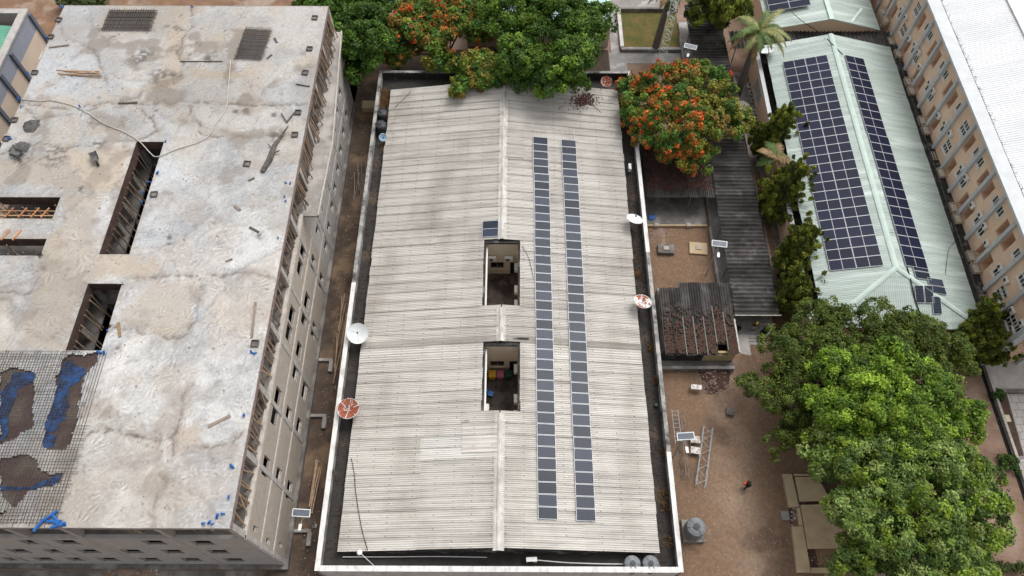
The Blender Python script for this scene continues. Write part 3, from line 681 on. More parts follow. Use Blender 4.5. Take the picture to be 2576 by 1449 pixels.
    # rim boards, soffit beams, hole linings
    for x0, x1, y0, y1 in ((UX0 - .04, UX1 + .04, UY0 - .04, UY0), (UX0 - .04, UX1 + .04, UY1, UY1 + .04), (UX1, UX1 + .04, UY0, UY1), (UX0 - .04, UX0, UY0, UY1)):
        b = MB(); b.box(x0, x1, y0, y1, 14.55, 15.03); part('edge_board', b, m_conc if y0 > 60 or x0 < -40 else M('pinkish edge board', (.30,.235,.215), (.17,.12,.11), 2.5, .9, bump=.4), unf)
    for h in HOLES[:2] + [(-48.25, -40.9, 38.1, 40.45), (-48.25, -40.7, 34.22, 35.95)]:
        b = MB(); b.box(h[0] - .16, h[0], h[2], h[3], 13.9, 14.98); b.box(h[1], h[1] + .16, h[2], h[3], 13.9, 14.98); b.box(h[0], h[1], h[2] - .16, h[2], 13.9, 14.98); b.box(h[0], h[1], h[3], h[3] + .16, 13.9, 14.98)
        part('opening_lining', b, m_form, unf)
build_slab()
LV = [.6, 4.2, 7.8, 11.5]
def build_frame():
    # floor plates, with the shafts left open
    for i, z in enumerate(LV):
        xs = sorted({UX0 + .1, UX1 - .1, *[q for h in HOLES[:2] for q in h[:2]]}); ys = sorted({UY0 + .1, UY1 - .1, *[q for h in HOLES[:2] for q in h[2:]]})
        b = MB()
        for a, e in zip(xs[:-1], xs[1:]):
            for c, d in zip(ys[:-1], ys[1:]):
                mx, my = (a + e) / 2, (c + d) / 2
                if i > 0 and any(h[0] < mx < h[1] and h[2] < my < h[3] for h in HOLES[:2]): continue
                b.box(a, e, c, d, z - .18, z)
        part('floor_plate', b, m_conc_d if i == 3 else M('shade dark floor %d' % i, (.045,.04,.036), (.025,.022,.02), .6, .95), unf)  # lower floors coloured near black to paint the dark inside the openings
    # projecting bay at the far end of the right side
    b = MB(); b.prism([(UX1 - .1, 41.0), (-18.45, 41.0), (-18.2, 50), (-19.2, UY1 + .1), (UX1 - .1, UY1 + .1)], 11.25, 11.5); part('terrace', b, m_conc, unf)
    b = MB(); b.prism([(-18.55, 41.0), (-18.43, 41.0), (-18.18, 50), (-19.18, UY1 + .1), (-19.3, UY1 + .1), (-18.3, 50)], 11.502, 11.68); part('terrace_kerb', b, m_beam, unf)
    # columns under the slab: perimeter and two inner rows
    ycol = [11.75 + 5.43 * k for k in range(11)]; xcol = [-20.22, -25.5, -32.3, -36.3, -42.0, -48.05]
    cm = {}
    for x in xcol:
        for y in ycol:
            if any(h[0] - .3 < x < h[1] + .3 and h[2] - .3 < y < h[3] + .3 for h in HOLES): continue
            if -30 < x < -21 and y > 13: continue
            b = MB(); b.box(x - .2, x + .2, y - .24, y + .24, 11.502, 14.8); part('column', b, m_conc_l if x > -21 or y < 12 else m_conc, unf)
    for x in (-35.95, -32.85):
        for y in (25, 31.7, 34.1, 40.6, 47.25):
            b = MB(); b.box(x - .2, x + .2, y - .2, y + .2, .6, 14.8); part('column', b, m_conc, unf)
    # outside walls with real window openings, storey by storey
    ys3 = [(12.6, .35, .9), (17.5, 1.3, 1.5), (21.8, 1.3, 1.5), (23.5, 1.3, 1.5), (29.6, 1.3, 1.5), (31.4, 1.3, 1.5), (36.4, 1.3, 1.5), (38.4, 1.3, 1.5), ]
    ys2 = [(12.4, .35, .9), (17.8, 1.0, 1.3), (23.2, 1.2, 1.4), (27.4, 1.2, 1.4), (29.6, 1.2, 1.5), (33.0, 1.3, 1.5), (34.8, 1.3, 1.5), (39.2, 1.2, 1.4)]
    ys1 = [(12.8, .35, .9), (17.5, 1.3, 1.4), (23.4, 1.3, 1.4), (27.0, 1.3, 1.4), (33.5, 1.3, 1.4), (39.2, 1.3, 1.4)]
    guard = {}
    def guard_mesh(axis, wdt):
        k = (axis, round(wdt, 2))
        if k not in guard:
            b = MB(); n = max(2, int(wdt / .26))
            for j in range(n):
                u = -wdt / 2 + wdt * (j + .5) / n
                if axis == 'X': b.box(-.06, .06, u - .05, u + .05, 0, .26)
                else: b.box(u - .05, u + .05, -.06, .06, 0, .26)
            if axis == 'X': b.box(-.07, .07, -wdt / 2, wdt / 2, .261, .30)
            else: b.box(-wdt / 2, wdt / 2, -.07, .07, .261, .30)
            guard[k] = b.mesh('window_guard', m_block_g)
        return guard[k]
    for si, (z0, z1, wins) in enumerate(((LV[0], LV[1], ys1), (LV[1], LV[2], ys2), (LV[2], LV[3], ys3))):
        zc = z0 + 1.75
        wins = [(y, w_ * 1.2, h * 1.12) for y, w_, h in wins]; ops = [(y - w_ / 2, y + w_ / 2, zc - h / 2, zc + h / 2) for y, w_, h in wins]
        b = MB(); facade(b, 'X', UX1 - .12, .22, UY0 + .25, 41.2, z0, z1 - .3, ops); part('wall', b, m_block, unf, label='mottled beige block wall between two floor bands')
        for y, w_, h in wins: link('window', guard_mesh('X', w_), unf, (UX1 - .12 + 34, y - 38, zc - h / 2))
        far = [(43.2 + 2.7 * k + rnd.uniform(-.3, .3), 1.0, 1.3) for k in range(8)]
        ops = [(y - w_ / 2, y + w_ / 2, zc - h / 2 + .2, zc + h / 2 + .2) for y, w_, h in far]
        b = MB(); facade(b, 'X', UX1 - .12, .22, 41.2, UY1, z0, z1 - .3, ops); part('wall', b, m_conc_l, unf)
        for y, w_, h in far: link('window', guard_mesh('X', w_), unf, (UX1 - .12 + 34, y - 38, zc - h / 2 + .2))
        # beams at the head of each storey
        b = MB(); b.box(UX1 - .3, UX1 + .05, UY0 - .02, 41.19, z1 - .3, z1 + .02); part('beam', b, m_beam, unf)
        b = MB(); b.box(UX1 - .3, UX1 + .05, 41.2, UY1 + .02, z1 - .3, z1 + (.02 if si < 2 else -.26)); part('beam', b, m_conc_l, unf)
        b = MB(); b.box(UX0, UX1 + .06, UY0 - .06, UY0 + .25, z1 - .3, z1 + .02); part('beam', b, m_conc_l, unf)
        fx = [([-42.5,-39.9,-37.0,-34.4,-30.8,-27.3,-23.7]), ([-43.6,-40.0,-37.0,-34.3,-30.8,-27.5,-23.8]), ([-44.2,-40.6,-36.9,-34.2,-27.5,-23.8])][si]
        ops = [(x - .8, x + .8, z0 + .9, z0 + 2.8) for x in fx]
        b = MB(); facade(b, 'Y', UY0 + .1, .22, UX0, UX1 + .001, z0, z1 - .3, ops); part('wall', b, m_block_g, unf)
        for x in fx: link('window', guard_mesh('Y', 1.5), unf, (x + 34, UY0 + .1 - 38, z0 + .9))
        b = MB(); b.box(UX0, UX0 + .2, UY0 + .25, UY1, z0, z1 - .3); b.box(UX0 + .2, UX1 - .1, UY1 - .2, UY1, z0, z1 - .3); part('wall', b, m_block_g, unf)
        for y in ycol:
            b = MB(); b.box(UX1 - .1, UX1 + .04, y - .2, y + .2, z0 + .02, z1 - .302); part('pier', b, m_conc_l, unf)
        for x in xcol[:5]:
            b = MB(); b.box(x - .2, x + .2, UY0 - .05, UY0 + .0, z0 + .02, z1 - .302); part('pier', b, m_conc_l, unf)
    b = MB(); b.box(UX0, UX1 + .35, UY0 - .4, UY1 + .1, 0, .55); part('plinth', b, m_conc_d, unf)
    # inner partition walls of the open storey, glimpsed between the props
    for y in (17, 28, 39, 50, 61):
        b = MB(); b.box(-30, -21.6, y, y + .2, 11.502, 13.6); part('partition', b, m_block, unf)
    b = MB(); b.box(-22.6, -22.4, 12, 16.8, 11.502, 13.4); part('partition', b, m_block, unf); b = MB(); b.box(-22.9, -22.7, 28.4, 38.8, 11.502, 12.6); part('partition', b, m_block, unf)
    b = MB(); b.box(-29, -26.8, 14.5, 14.7, 11.502, 13.6); part('partition', b, m_block_g, unf); b = MB(); b.box(-40, -33, 14.2, 14.4, 11.502, 13.6); part('partition', b, m_block_g, unf)
    # landing poured below the two stair openings
    xs = np.arange(-47, -40.7, .3); ys = np.arange(35.9, 38.2, .25)
build_frame()
# ------------------------------------------------------------------ props under the slab
pole_mesh = MB().bar((0, 0, 0), (0, 0, 1), .07, 5, .055).mesh('wooden_prop', m_bamboo)
pole_mesh2 = MB().bar((0, 0, 0), (0, 0, 1), .06, 5, .05).mesh('wooden_prop', m_woodg)
beam_mesh = MB().cbox((0, 0, .5), .16, .16, 1).mesh('timber_prop', m_woodg)
def pole(a, e, label, group, me=None, name='wooden_prop', cat='prop', sx=1.0):
    a = Vector(a); e = Vector(e); d = e - a
    o = link(name, me or (pole_mesh if rnd.random() < .7 else pole_mesh2), None, a); o.rotation_mode = 'QUATERNION'; o.rotation_quaternion = d.to_track_quat('Z', 'Y'); o.scale = (sx, sx, d.length)
    return tag(o, label, cat, group)
ORDN = ['first', 'second', 'third', 'fourth', 'fifth', 'sixth', 'seventh', 'eighth', 'ninth', 'tenth']
y = 42.0
while y < 65.5:
    pole((-20.0 + rnd.uniform(-.3, .45), y + rnd.uniform(-.5, .5), 11.5), (UX1 - .1 + rnd.uniform(-.1, .05), y + rnd.uniform(-.3, .3), 14.7), 'thin wooden prop above the far terrace, %s bay from its near end' % ORDN[min(9, int((y - 42) / 5.43))], 'wooden props on the far terrace'); y += .34
y = 12.0
while y < 43.5:
    x = UX1 - .15 - abs(rnd.gauss(0, .5))
    pole((x + rnd.uniform(-.2, .05), y + rnd.uniform(-.4, .4), 11.5), (x, y + rnd.uniform(-.3, .3), 14.75), 'thin prop under right slab edge, %s bay from the near corner' % ORDN[int((y - 11.7) / 5.43)], 'wooden props under the right slab edge'); y += .44
for y in (12.4, 13.3, 14.1, 15.0, 16.3, 17.9, 18.8, 20.2, 21.8, 24.5, 26.1, 28.2):
    pole((UX1 - .15, y, 11.55 + rnd.uniform(0, .3)), (UX1 - .05, y + rnd.uniform(-.9, .9), 14.6), 'pale pole bracing right slab edge, %s bay from the near corner' % ORDN[int((y - 11.7) / 5.43)], 'pale poles bracing the slab edge', pole_mesh, sx=1.2)
x = -46.5
while x < -20.8:
    yy = UY0 + .35 + abs(rnd.gauss(0, .7)); pole((x + rnd.uniform(-.5, .5), yy, 11.5), (x, yy, 14.75), 'prop under the front slab edge, %s gap from the right corner' % ORDN[int((-20 - x) / 5.5)], 'wooden props under the front slab edge'); x += .8
for h, n, zb in ((HOLES[0], 22, 7.8), (HOLES[1], 13, 7.8)):
    for k in range(n):
        y = h[2] + (h[3] - h[2]) * (k + .5) / n; side = h[0] + .12 if k % 3 else h[1] - .12
        pole((side + rnd.uniform(0, .5) * (1 if k % 3 else -1), y + rnd.uniform(-.4, .4), rnd.choice([11.4, 9.5, zb])), (side, y, 14.3), 'wooden prop along the %s wall of the %s dark shaft' % ('left' if k % 3 else 'right', 'long farther' if h is HOLES[0] else 'short nearer'), 'wooden props in the dark shafts')
for h, n in ((HOLES[2], 16), (HOLES[3], 16)):
    for k in range(n):
        x = -47.5 + 6.6 * (k + .5) / n; y = rnd.uniform(h[2] + .2, h[3] - .2)
        pole((x + rnd.uniform(-.5, .5), y, 11.5), (x, y + rnd.uniform(-.3, .3), 14.5), 'wooden prop inside the %s dark stair opening at the left' % ('farther' if h is HOLES[2] else 'nearer'), 'wooden props in the stair openings')
for yc, xs_, lab in ((38.45, (-46.2, -44.9, -43.7, -42.6, -41.7), 'upper'), (36.05, (-45.6, -44.4, -43.4), 'lower')):
    for dy in (0, .5):
        b = MB(); b.cbox((0, 0, 0), 6.3, .09, .12); solo('timber_rail', b, m_wood, (-44.1, yc + dy, 14.95), 'long timber rail spanning the %s stair opening, %s of its pair' % (lab, 'front' if dy == 0 else 'rear'), 'timber', local=True)
    for k, x in enumerate(xs_):
        b = MB(); b.cbox((0, 0, 0), .1, 1.15, .1, Euler((0, 0, R(-22))).to_matrix()); solo('batten', b, m_orange, (x, yc + .25, 15.07), 'short orange timber batten across the rails of the %s stair opening' % lab, 'batten', 'orange battens at the stair openings', local=True)
# ------------------------------------------------------------------ reinforcement mesh on the unpoured corner
t = thing('rebar_mesh', 'wide grid of thin reinforcement bars over the unpoured lower left corner', 'rebar', (-40, 18, 15.12))
bx = MB().cbox((0, 0, 0), 15.5, .026, .026).mesh('bar', m_rebar); by = MB().cbox((0, 0, 0), .026, 13.4, .026).mesh('bar', m_rebar)
y = 11.8
while y < 25.2:
    xr = -32.6 + (.5 if y < 19 else -1.6 if y > 21 else -.4) + rnd.uniform(-.3, .3); xr -= 0 if y < 23.5 else .5
    link('bar', bx, t, (xr - 7.75 + 40, y - 18, .03 * math.sin(y * 2)), (0, 0, rnd.uniform(-.006, .006))); y += .23
x = -48
while x < -32.3:
    link('bar', by, t, (x + 40, 18.35 - 18 + rnd.uniform(-.2, .2), .03 + .03 * math.sin(x * 1.7)), (0, 0, rnd.uniform(-.006, .006))); x += .23
def rebar_mat(name, c, sx, sy, ux, uy, rz, label):
    t = thing(name, label, 'rebar', c, rz)
    b = MB()
    for k in range(int(sy / uy)): 
        for l in range(2): b.cbox((rnd.uniform(-.15, .15), -sy / 2 + k * uy + l * .06, .05 + l * .1 + rnd.uniform(0, .05)), sx, .032, .03)
    part('long_bar', b, m_rebar, t, True, kind='stuff')
    b = MB()
    for k in range(int(sx / ux)):
        for l in range(2): b.cbox((-sx / 2 + k * ux + l * .06, rnd.uniform(-.1, .1), .09 + l * .1 + rnd.uniform(0, .05)), .032, sy, .03)
    part('cross_bar', b, m_rebar, t, True, kind='stuff')
p = at(328, 52, ST + .03); rebar_mat('rebar_stack', p, 5.1, 3.2, .26, .15, 0, 'dark stack of reinforcement mesh mats on the slab by its far edge')
p = at(640, 111, ST + .03); rebar_mat('rebar_stack', p, 2.9, 4.6, .14, .3, R(-4), 'dark stack of reinforcement mesh mats lying nearer the right slab edge')
# small square openings with box shutters
G = 'square shutter boxes along the slab edge'
for px, py, l in ((148, 51, 'farthest along left slab edge'), (128, 94, 'second along left slab edge'), (88, 184, 'third along left slab edge, beside a wood scrap'), (37, 303, 'by the gravel heap at left slab edge'), (17, 350, 'nearest of the left slab edge row'),
                  (792, 46, 'farthest along right slab edge'), (779, 124, 'second along right slab edge'), (768, 184, 'third along right slab edge'), (750, 284, 'beside the crossed planks at right edge'), (742, 340, 'at the far end of the charred log'), (642, 865, 'standing alone above the near right edge'), (622, 413, 'flat and square, left of the charred log'), (388, 490, 'by the lower corner of the long shaft')):
    p = at(px, py, ST + .02); t = thing('shutter_box', 'small dark square shutter box ' + l, 'shutter box', p, rnd.uniform(-.15, .15), G)
    b = MB(); s = .3
    b.box(-s, s, -s, -s + .05, 0, .16); b.box(-s, s, s - .05, s, 0, .16); b.box(-s, -s + .05, -s + .05, s - .05, 0, .16); b.box(s - .05, s, -s + .05, s - .05, 0, .16); part('side', b, m_log, t, True)
    b = MB(); b.box(-s + .05, s - .05, -s + .05, s - .05, 0, .03); part('base', b, m_conc_d, t, True)
# loose timbers
def plank(px0, py0, px1, py1, z, wd, th, m, name, label, cat='timber'):
    a = at(px0, py0, z); e = at(px1, py1, z); d = e - a; c = (a + e) / 2; ang = math.atan2(d.y, d.x)
    b = MB(); b.cbox((0, 0, th / 2), d.length, wd, th); return solo(name, b, m, c, label, cat, local=True, rz=ang)
plank(124, 120, 174, 114, ST + .03, .16, .1, m_woodg, 'plank', 'lone grey plank on slab near the left rebar stack')
plank(643, 760, 633, 850, ST + .03, .2, .06, m_woodg, 'plank', 'long grey plank near the right slab edge above the shutter box')
plank(523, 1074, 580, 1046, ST + .03, .24, .07, m_woodg, 'plank', 'weathered plank lying askew on the near part of the slab')
plank(453, 155, 560, 155, ST + .03, .08, .06, m_rebar, 'steel_bar', 'thin dark bar lying level in the middle of the slab')
plank(298, 260, 346, 258, ST + .03, .14, .08, m_log, 'plank', 'short dark plank on the pour joint above the long shaft')
plank(743, 282, 722, 308, ST + .03, .12, .1, m_log, 'plank', 'dark plank beside the shutter box, right of crossed pair')
plank(708, 285, 722, 308, ST + .1, .1, .08, m_log, 'plank', 'dark plank beside the shutter box, left of crossed pair')
plank(628, 572, 652, 585, ST + .03, .2, .07, m_log, 'plank', 'dark short plank in the middle right of slab')
plank(590, 518, 605, 530, ST + .03, .25, .06, m_woodg, 'plank', 'short board with marks right of the long shaft')
plank(625, 455, 640, 448, ST + .03, .2, .06, m_log, 'plank', 'scrap board below the charred log')
plank(690, 96, 697, 108, ST + .03, .2, .08, m_log, 'plank', 'stub of dark timber right of the right rebar stack')
plank(672, 148, 684, 138, ST + .03, .18, .08, m_log, 'plank', 'small timber offcut below the right rebar stack')
plank(745, 212, 779, 218, ST + .06, .1, .06, m_rebar, 'steel_bar', 'dark bar overhanging the right slab edge')
plank(568, 658, 585, 652, ST + .03, .15, .06, m_woodg, 'plank', 'short board on the pour joint right of shafts')
plank(298, 812, 302, 848, ST + .03, .22, .08, m_wood, 'plank', 'brown offcut board by the lower shaft')
for k, (x0, y0_, x1, y1_) in enumerate(((142, 176, 250, 180), (146, 184, 255, 190), (150, 187, 240, 181), (160, 178, 252, 184), (170, 188, 256, 193))):
    pole(at(x0, y0_, ST + .08), at(x1, y1_, ST + .08 + .02 * k), 'long bamboo pole in the loose bundle on left part of slab', 'bamboo poles lying on the slab', pole_mesh, 'bamboo_pole', 'pole')
a = at(660, 432, ST + .12); e = at(712, 335, ST + .1)
t = thing('charred_log', 'large charred timber log with broken end near the right slab edge', 'log', a)
b = MB(); d = e - a
pts = [Vector((0, 0, 0)), d * .3 + Vector((.1, 0, .06)), d * .62 + Vector((-.1, .1, .1)), d]
for q0, q1, r0, r1 in zip(pts[:-1], pts[1:], (.22, .28, .22), (.28, .22, .1)): b.bar(q0, q1, r0, 8, r1)
part('trunk', b, m_log, t, True)
b = MB(); b.bar(d * .45 + Vector((.1, 0, .1)), d * .4 + Vector((.8, .5, .2)), .1, 6, .05); b.bar(d * .55, d * .6 + Vector((-.7, .4, .15)), .08, 6, .04); part('branch', b, m_log, t, True)
plank(712, 335, 725, 318, ST + .05, .1, .08, m_log, 'plank', 'thin stick continuing the charred log')
# hose
def cable(name, pts, r, m, label, cat, n=5):
    P = [Vector(p) for p in pts]; Q = []
    for i in range(len(P) - 1):
        p0 = P[max(i - 1, 0)]; p1 = P[i]; p2 = P[i + 1]; p3 = P[min(i + 2, len(P) - 1)]
        for k in range(6):
            t_ = k / 6; Q.append(.5 * ((2 * p1) + (p2 - p0) * t_ + (2 * p0 - 5 * p1 + 4 * p2 - p3) * t_ * t_ + (3 * p1 - p0 - 3 * p2 + p3) * t_ ** 3))
    Q.append(P[-1]); b = MB(); b.tube(Q, r, n); return solo(name, b, m, P[0], label, cat)
S_ = lambda L, z=ST + .1: [at(x, y, z) for x, y in L]
cable('hose', S_([(53, 249), (100, 254), (133, 253), (200, 272), (260, 310), (310, 331), (350, 355), (378, 385), (396, 394), (440, 377), (515, 350), (540, 315), (567, 275), (574, 225), (580, 150)]), .045, m_hose, 'long pale hose snaking across the slab and over the shaft', 'hose')
# blue conduit stubs
G = 'blue conduit stubs on the slab'
BL = [(45,254),(52,272),(202,272),(73,190),(415,357),(362,483),(378,458),(394,437),(355,512),(484,18),(160,20),(114,99),(717,497),(717,506),(700,602),(721,462),(730,465),(645,888),(635,890),(614,1042),(588,1178),(575,1248),(565,1293),(545,1304),(538,1316),(509,1317),(524,1317),(165,1323),(270,830),(30,350),(262,893),(256,889)]
bm_ = MB().bar((0, 0, 0), (.18, .05, .22), .07, 7).mesh('conduit_stub', m_blue)
for x, y_ in BL:
    o = link('conduit_stub', bm_, None, at(x, y_, ST), (0, 0, rnd.uniform(0, 6.28)), [rnd.uniform(.8, 1.5)] * 3); tag(o, 'short blue plastic conduit stub poking out of the grey slab', 'conduit', G)
for k, (x, y_) in enumerate(((140, 1305), (143, 1316), (136, 1312), (146, 1322), (128, 1297), (98, 1321))):
    a = at(x, y_, ST + .15); ang = R(-40 + 20 * k)
    o = solo('conduit_offcut', MB().bar((-.5, 0, 0), (.5, 0, .05), .11, 8), m_blue, a, 'blue pipe offcut in the small heap at the slab front edge', 'pipe', 'blue pipe offcuts', local=True, rz=ang)
# wheelbarrows
def barrow(px, py, rz, label):
    t = thing('wheelbarrow', label, 'wheelbarrow', at(px, py, ST), rz, 'wheelbarrows on the slab')
    b = MB(); lo = [(-.3, -.2, .28), (.35, -.2, .28), (.35, .2, .28), (-.3, .2, .28)]; hi = [(-.5, -.36, .62), (.62, -.33, .55), (.62, .33, .55), (-.5, .36, .62)]
    b.add(lo + hi, [(0, 1, 2, 3), (0, 4, 5, 1), (1, 5, 6, 2), (2, 6, 7, 3), (3, 7, 4, 0)]); part('tray', b, m_barrow, t, True)
    b = MB(); b.bar((.75, -.07, .2), (.75, .07, .2), .2, 14); part('wheel', b, m_rub, t, True)
    for s in (-1, 1):
        b = MB(); b.tube([(.75, s * .12, .2), (-.4, s * .3, .3), (-1.15, s * .33, .55)], .028, 6); part('handle', b, m_steel, t, True)
        b = MB(); b.tube([(-.3, s * .27, .28), (-.42, s * .27, 0)], .025, 5); part('leg', b, m_steel, t, True)
barrow(243, 402, R(-60), 'dark wheelbarrow standing upright left of the long shaft'); barrow(50, 392, R(160), 'dark wheelbarrow at the left slab edge by the gravel')
def heap(name, c, r, h, m, label, cat, n=60, sz=(.08, .2), flat=1.0, mm=None):
    t = thing(name, label, cat, c); r2 = np.random.default_rng(int(abs(c[0] * 31 + c[1] * 17)) + 1)
    xs = np.linspace(-1, 1, 15); X, Y = np.meshgrid(xs, xs)
    rr = np.hypot(X, Y) * (1 + .35 * (vnoise(X * 2 + c[0], Y * 2 + c[1], 3) - .5)); Z = h * np.clip(1 - rr ** 1.6, -.05, 1) * (.6 + .8 * vnoise(X * 4 + c[1], Y * 4, 8))
    idx = np.arange(225).reshape(15, 15); q = np.stack([idx[:-1, :-1], idx[:-1, 1:], idx[1:, 1:], idx[1:, :-1]], -1).reshape(-1, 4)
    cen = rr[:-1, :-1].reshape(-1); q = q[cen < 1.02]
    link('mound', np_mesh('mound', np.stack([X * r, Y * r * flat, Z], -1).reshape(-1, 3), q, [m]), t)
    b = MB()
    for k in range(n):
        a = r2.uniform(0, 6.28); d = r * math.sqrt(r2.uniform(0, 1.15)); s = r2.uniform(*sz)
        z = h * max(0, 1 - (d / r) ** 1.6) * .9
        b.cbox((d * math.cos(a), d * math.sin(a) * flat, z + s * .3), s, s * r2.uniform(.5, 1), s * .6, Euler((r2.uniform(-.6, .6), r2.uniform(-.6, .6), r2.uniform(0, 3))).to_matrix())
    part('fragment', b, mm or m, t, True, kind='stuff'); return t
heap('gravel_heap', at(78, 318, ST), .85, .28, m_gravel, 'small round heap of grey gravel on left of slab', 'gravel', 60, (.05, .12))
heap('gravel_heap', at(48, 376, ST), .9, .2, m_gravel, 'flat heap of grey gravel behind the left wheelbarrow', 'gravel', 60, (.05, .12))
# scattered crumbs and offcuts on the slab
b = MB(); r2 = np.random.default_rng(5)
for k in range(900):
    x, y_ = r2.uniform(UX0 + .5, UX1 - .3), r2.uniform(UY0 + .3, UY1 - .3)
    if any(h[0] - .1 < x < h[1] + .1 and h[2] - .1 < y_ < h[3] + .1 for h in HOLES) or (x < -32 and y_ < 25): continue
    s = r2.uniform(.03, .10) if k % 12 else r2.uniform(.1, .2)
    b.cbox((x, y_, ST + .03), s, s * r2.uniform(.3, 1), .04, Euler((0, 0, r2.uniform(0, 3))).to_matrix())
solo('concrete_crumbs', b, m_rub_p, (-34, 38, ST), 'crumbs and splinters strewn over the grey slab', 'debris', kind='stuff')
# ------------------------------------------------------------------ dishes, tanks, lamps
def dish(label, px, py, z, dia, tilt, az, m, base_z, npet=0, mrib=None):
    c = at(px, py, z); Rr = dia / 2
    t = thing('satellite_dish', label, 'satellite dish', (c.x, c.y, base_z), 0, 'satellite dishes')
    rot = Euler((tilt, 0, az)).to_matrix().to_4x4(); hub = Vector((0, 0, z - base_z))
    def parab(r): return .32 * Rr * (r / Rr) ** 2
    def place(o): o.matrix_local = Matrix.Translation(hub) @ rot
    if npet:
        for k in range(npet):
            b = MB(); a0 = 2 * math.pi * k / npet + .035; a1 = 2 * math.pi * (k + 1) / npet - .035; vs = []
            for i in range(6):
                r = Rr * (.08 + .92 * i / 5)
                for j in range(6): a = a0 + (a1 - a0) * j / 5; vs.append((r * math.cos(a), r * math.sin(a), parab(r)))
            b.add(vs, [(i * 6 + j, (i + 1) * 6 + j, (i + 1) * 6 + j + 1, i * 6 + j + 1) for i in range(5) for j in range(5)])
            place(part('petal', b, m, t, True, True))
        for k in range(npet):
            a = 2 * math.pi * k / npet; b = MB()
            b.tube([(r * math.cos(a), r * math.sin(a), parab(r) + .01) for r in (Rr * .06, Rr * .4, Rr * .7, Rr)], .045, 4); place(part('rib', b, mrib or m_dish, t, True))
    else:
        b = MB(); b.lathe([(Rr * i / 7, parab(Rr * i / 7)) for i in range(1, 8)], 28); b.lathe([(.001, .0), (Rr / 7, parab(Rr / 7))], 28); place(part('reflector', b, m, t, True, True))
    b = MB(); n = 28
    b.tube([(Rr * math.cos(2 * math.pi * i / n), Rr * math.sin(2 * math.pi * i / n), parab(Rr)) for i in range(n + 1)], .025, 4); place(part('rim', b, mrib or m_dish, t, True))
    f = Rr * .75
    for k in range(3):
        a = 2 * math.pi * k / 3 + .3; b = MB(); b.bar((Rr * .8 * math.cos(a), Rr * .8 * math.sin(a), parab(Rr * .8)), (0, 0, f), .015, 4); place(part('feed_strut', b, m_steel, t, True))
    b = MB(); b.bar((0, 0, f - .06), (0, 0, f + .08), .09 * max(1, Rr), 10); place(part('feed_horn', b, m_acd, t, True))
    b = MB(); b.bar((0, 0, 0), (0, 0, z - base_z - .05), .06, 8); b.bar((0, 0, (z - base_z) * .5), hub + rot.to_3x3() @ Vector((0, -Rr * .4, parab(Rr * .4) - .03)), .03, 5); part('mount', b, m_rsteel, t, True)
    return t
dish('large white satellite dish with grey hub over the left parapet of hall', 900, 840, 5.9, 1.95, R(20), R(25), m_dish, 4.2)
dish('large round rusty red dish with white ribs on left parapet', 877, 1030, 5.9, 1.9, R(3), R(20), m_rust, 4.2, 6, m_rustp)
dish('white satellite dish with thin struts at right gutter of hall', 1595, 556, 5.9, 1.72, R(24), R(150), m_dish, 4.2)
dish('white dish with orange rust patches at right gutter of hall', 1615, 763, 5.9, 1.75, R(16), R(150), m_rustp, 4.2, 6, m_dish)
dish('small rusty dish in the far right corner of hall gutter', 1525, 206, 5.5, 1.25, R(28), R(-5), m_rust, 4.2, 6, m_rustp)
dish('tiny pale blue dish tilted beside the left hall gutter tanks', 963, 345, 5.2, .85, R(50), R(20), M('pale blue dish', (.30,.47,.66), rough=.5), 4.2)
dish('large white dish at far left corner of green roof, under the palm', 1933, 133, 5.0, 2.0, R(30), R(-150), m_dish, 3.2)
dish('small white dish by the lower left eave of green roof', 2058, 738, 4.3, .8, R(55), R(160), m_dish, 3.2)
dish('pale dish half hidden under the right side of flame tree', 1868, 272, 1.6, 1.6, R(10), R(40), M('pinkish dish', (.42,.36,.33), rough=.6), 0)
def tank(label, x, y, z, r, h, m, ribs=True, cut=False):
    t = thing('water_tank', label, 'water tank', (x, y, z), 0, 'water tanks')
    prof = [(0, 0), (r, 0)]
    if ribs:
        k = 8
        for i in range(k): prof += [(r, h * .78 * (i + .1) / k), (r * 1.03, h * .78 * (i + .35) / k), (r * 1.03, h * .78 * (i + .65) / k), (r, h * .78 * (i + .9) / k)]
    prof += [(r, h * .82), (r * .95, h * .87), (r * .66, h * .93), (r * .40, h * .955)]
    b = MB(); b.lathe(prof, 32); part('body', b, m, t, True)
    b = MB(); b.lathe([(r * .40, h * .956), (r * .40, h * .985), (r * .34, h * .995), (.001, h * 1.0)], 24); part('neck', b, m, t, True)
    b = MB(); b.lathe([(r * .33, h * 1.001), (r * .33, h * 1.035), (.001, h * 1.045)], 20); part('lid', b, m_tankb, t, True)
    for k in range(6):
        a = k * math.pi / 3; b = MB(); b.cbox((r * .66 * math.cos(a), r * .66 * math.sin(a), h * .94), r * .55, .09, .06, Euler((0, R(10), a), 'XYZ').to_matrix()); part('rib', b, m, t, True)
    b = MB(); b.tube([(r * .95, 0, .25), (r * 1.25, 0, .25), (r * 1.25, 0, -.1)], .03, 6); part('outlet_pipe', b, m_white, t, True)
    return t
p = at(959, 280, 5.6); tank('black ribbed water tank in left hall gutter, the farther of two', p.x, p.y + .1, 4.2, .58, 1.35, m_tankb)
p = at(957, 309, 5.6); tank('black ribbed water tank in left hall gutter, the nearer of two', p.x, p.y - .1, 4.2, .62, 1.5, m_tankb)
p = at(1592, 1417, 5.4); tank('grey domed water tank in the front gutter, left of pair', p.x, p.y, 4.2, .66, 1.25, m_tankg)
p = at(1638, 1417, 5.4); tank('grey domed water tank in the front gutter, right of pair', p.x, p.y, 4.2, .66, 1.25, m_tankg)
b = MB(); b.box(15.2, 17.1, 13.55, 15.5, .02, .5); solo('tank_plinth', b, m_conc_d, (16.25, 14.5, 0), 'low concrete plinth under the big yard water tank', 'plinth')
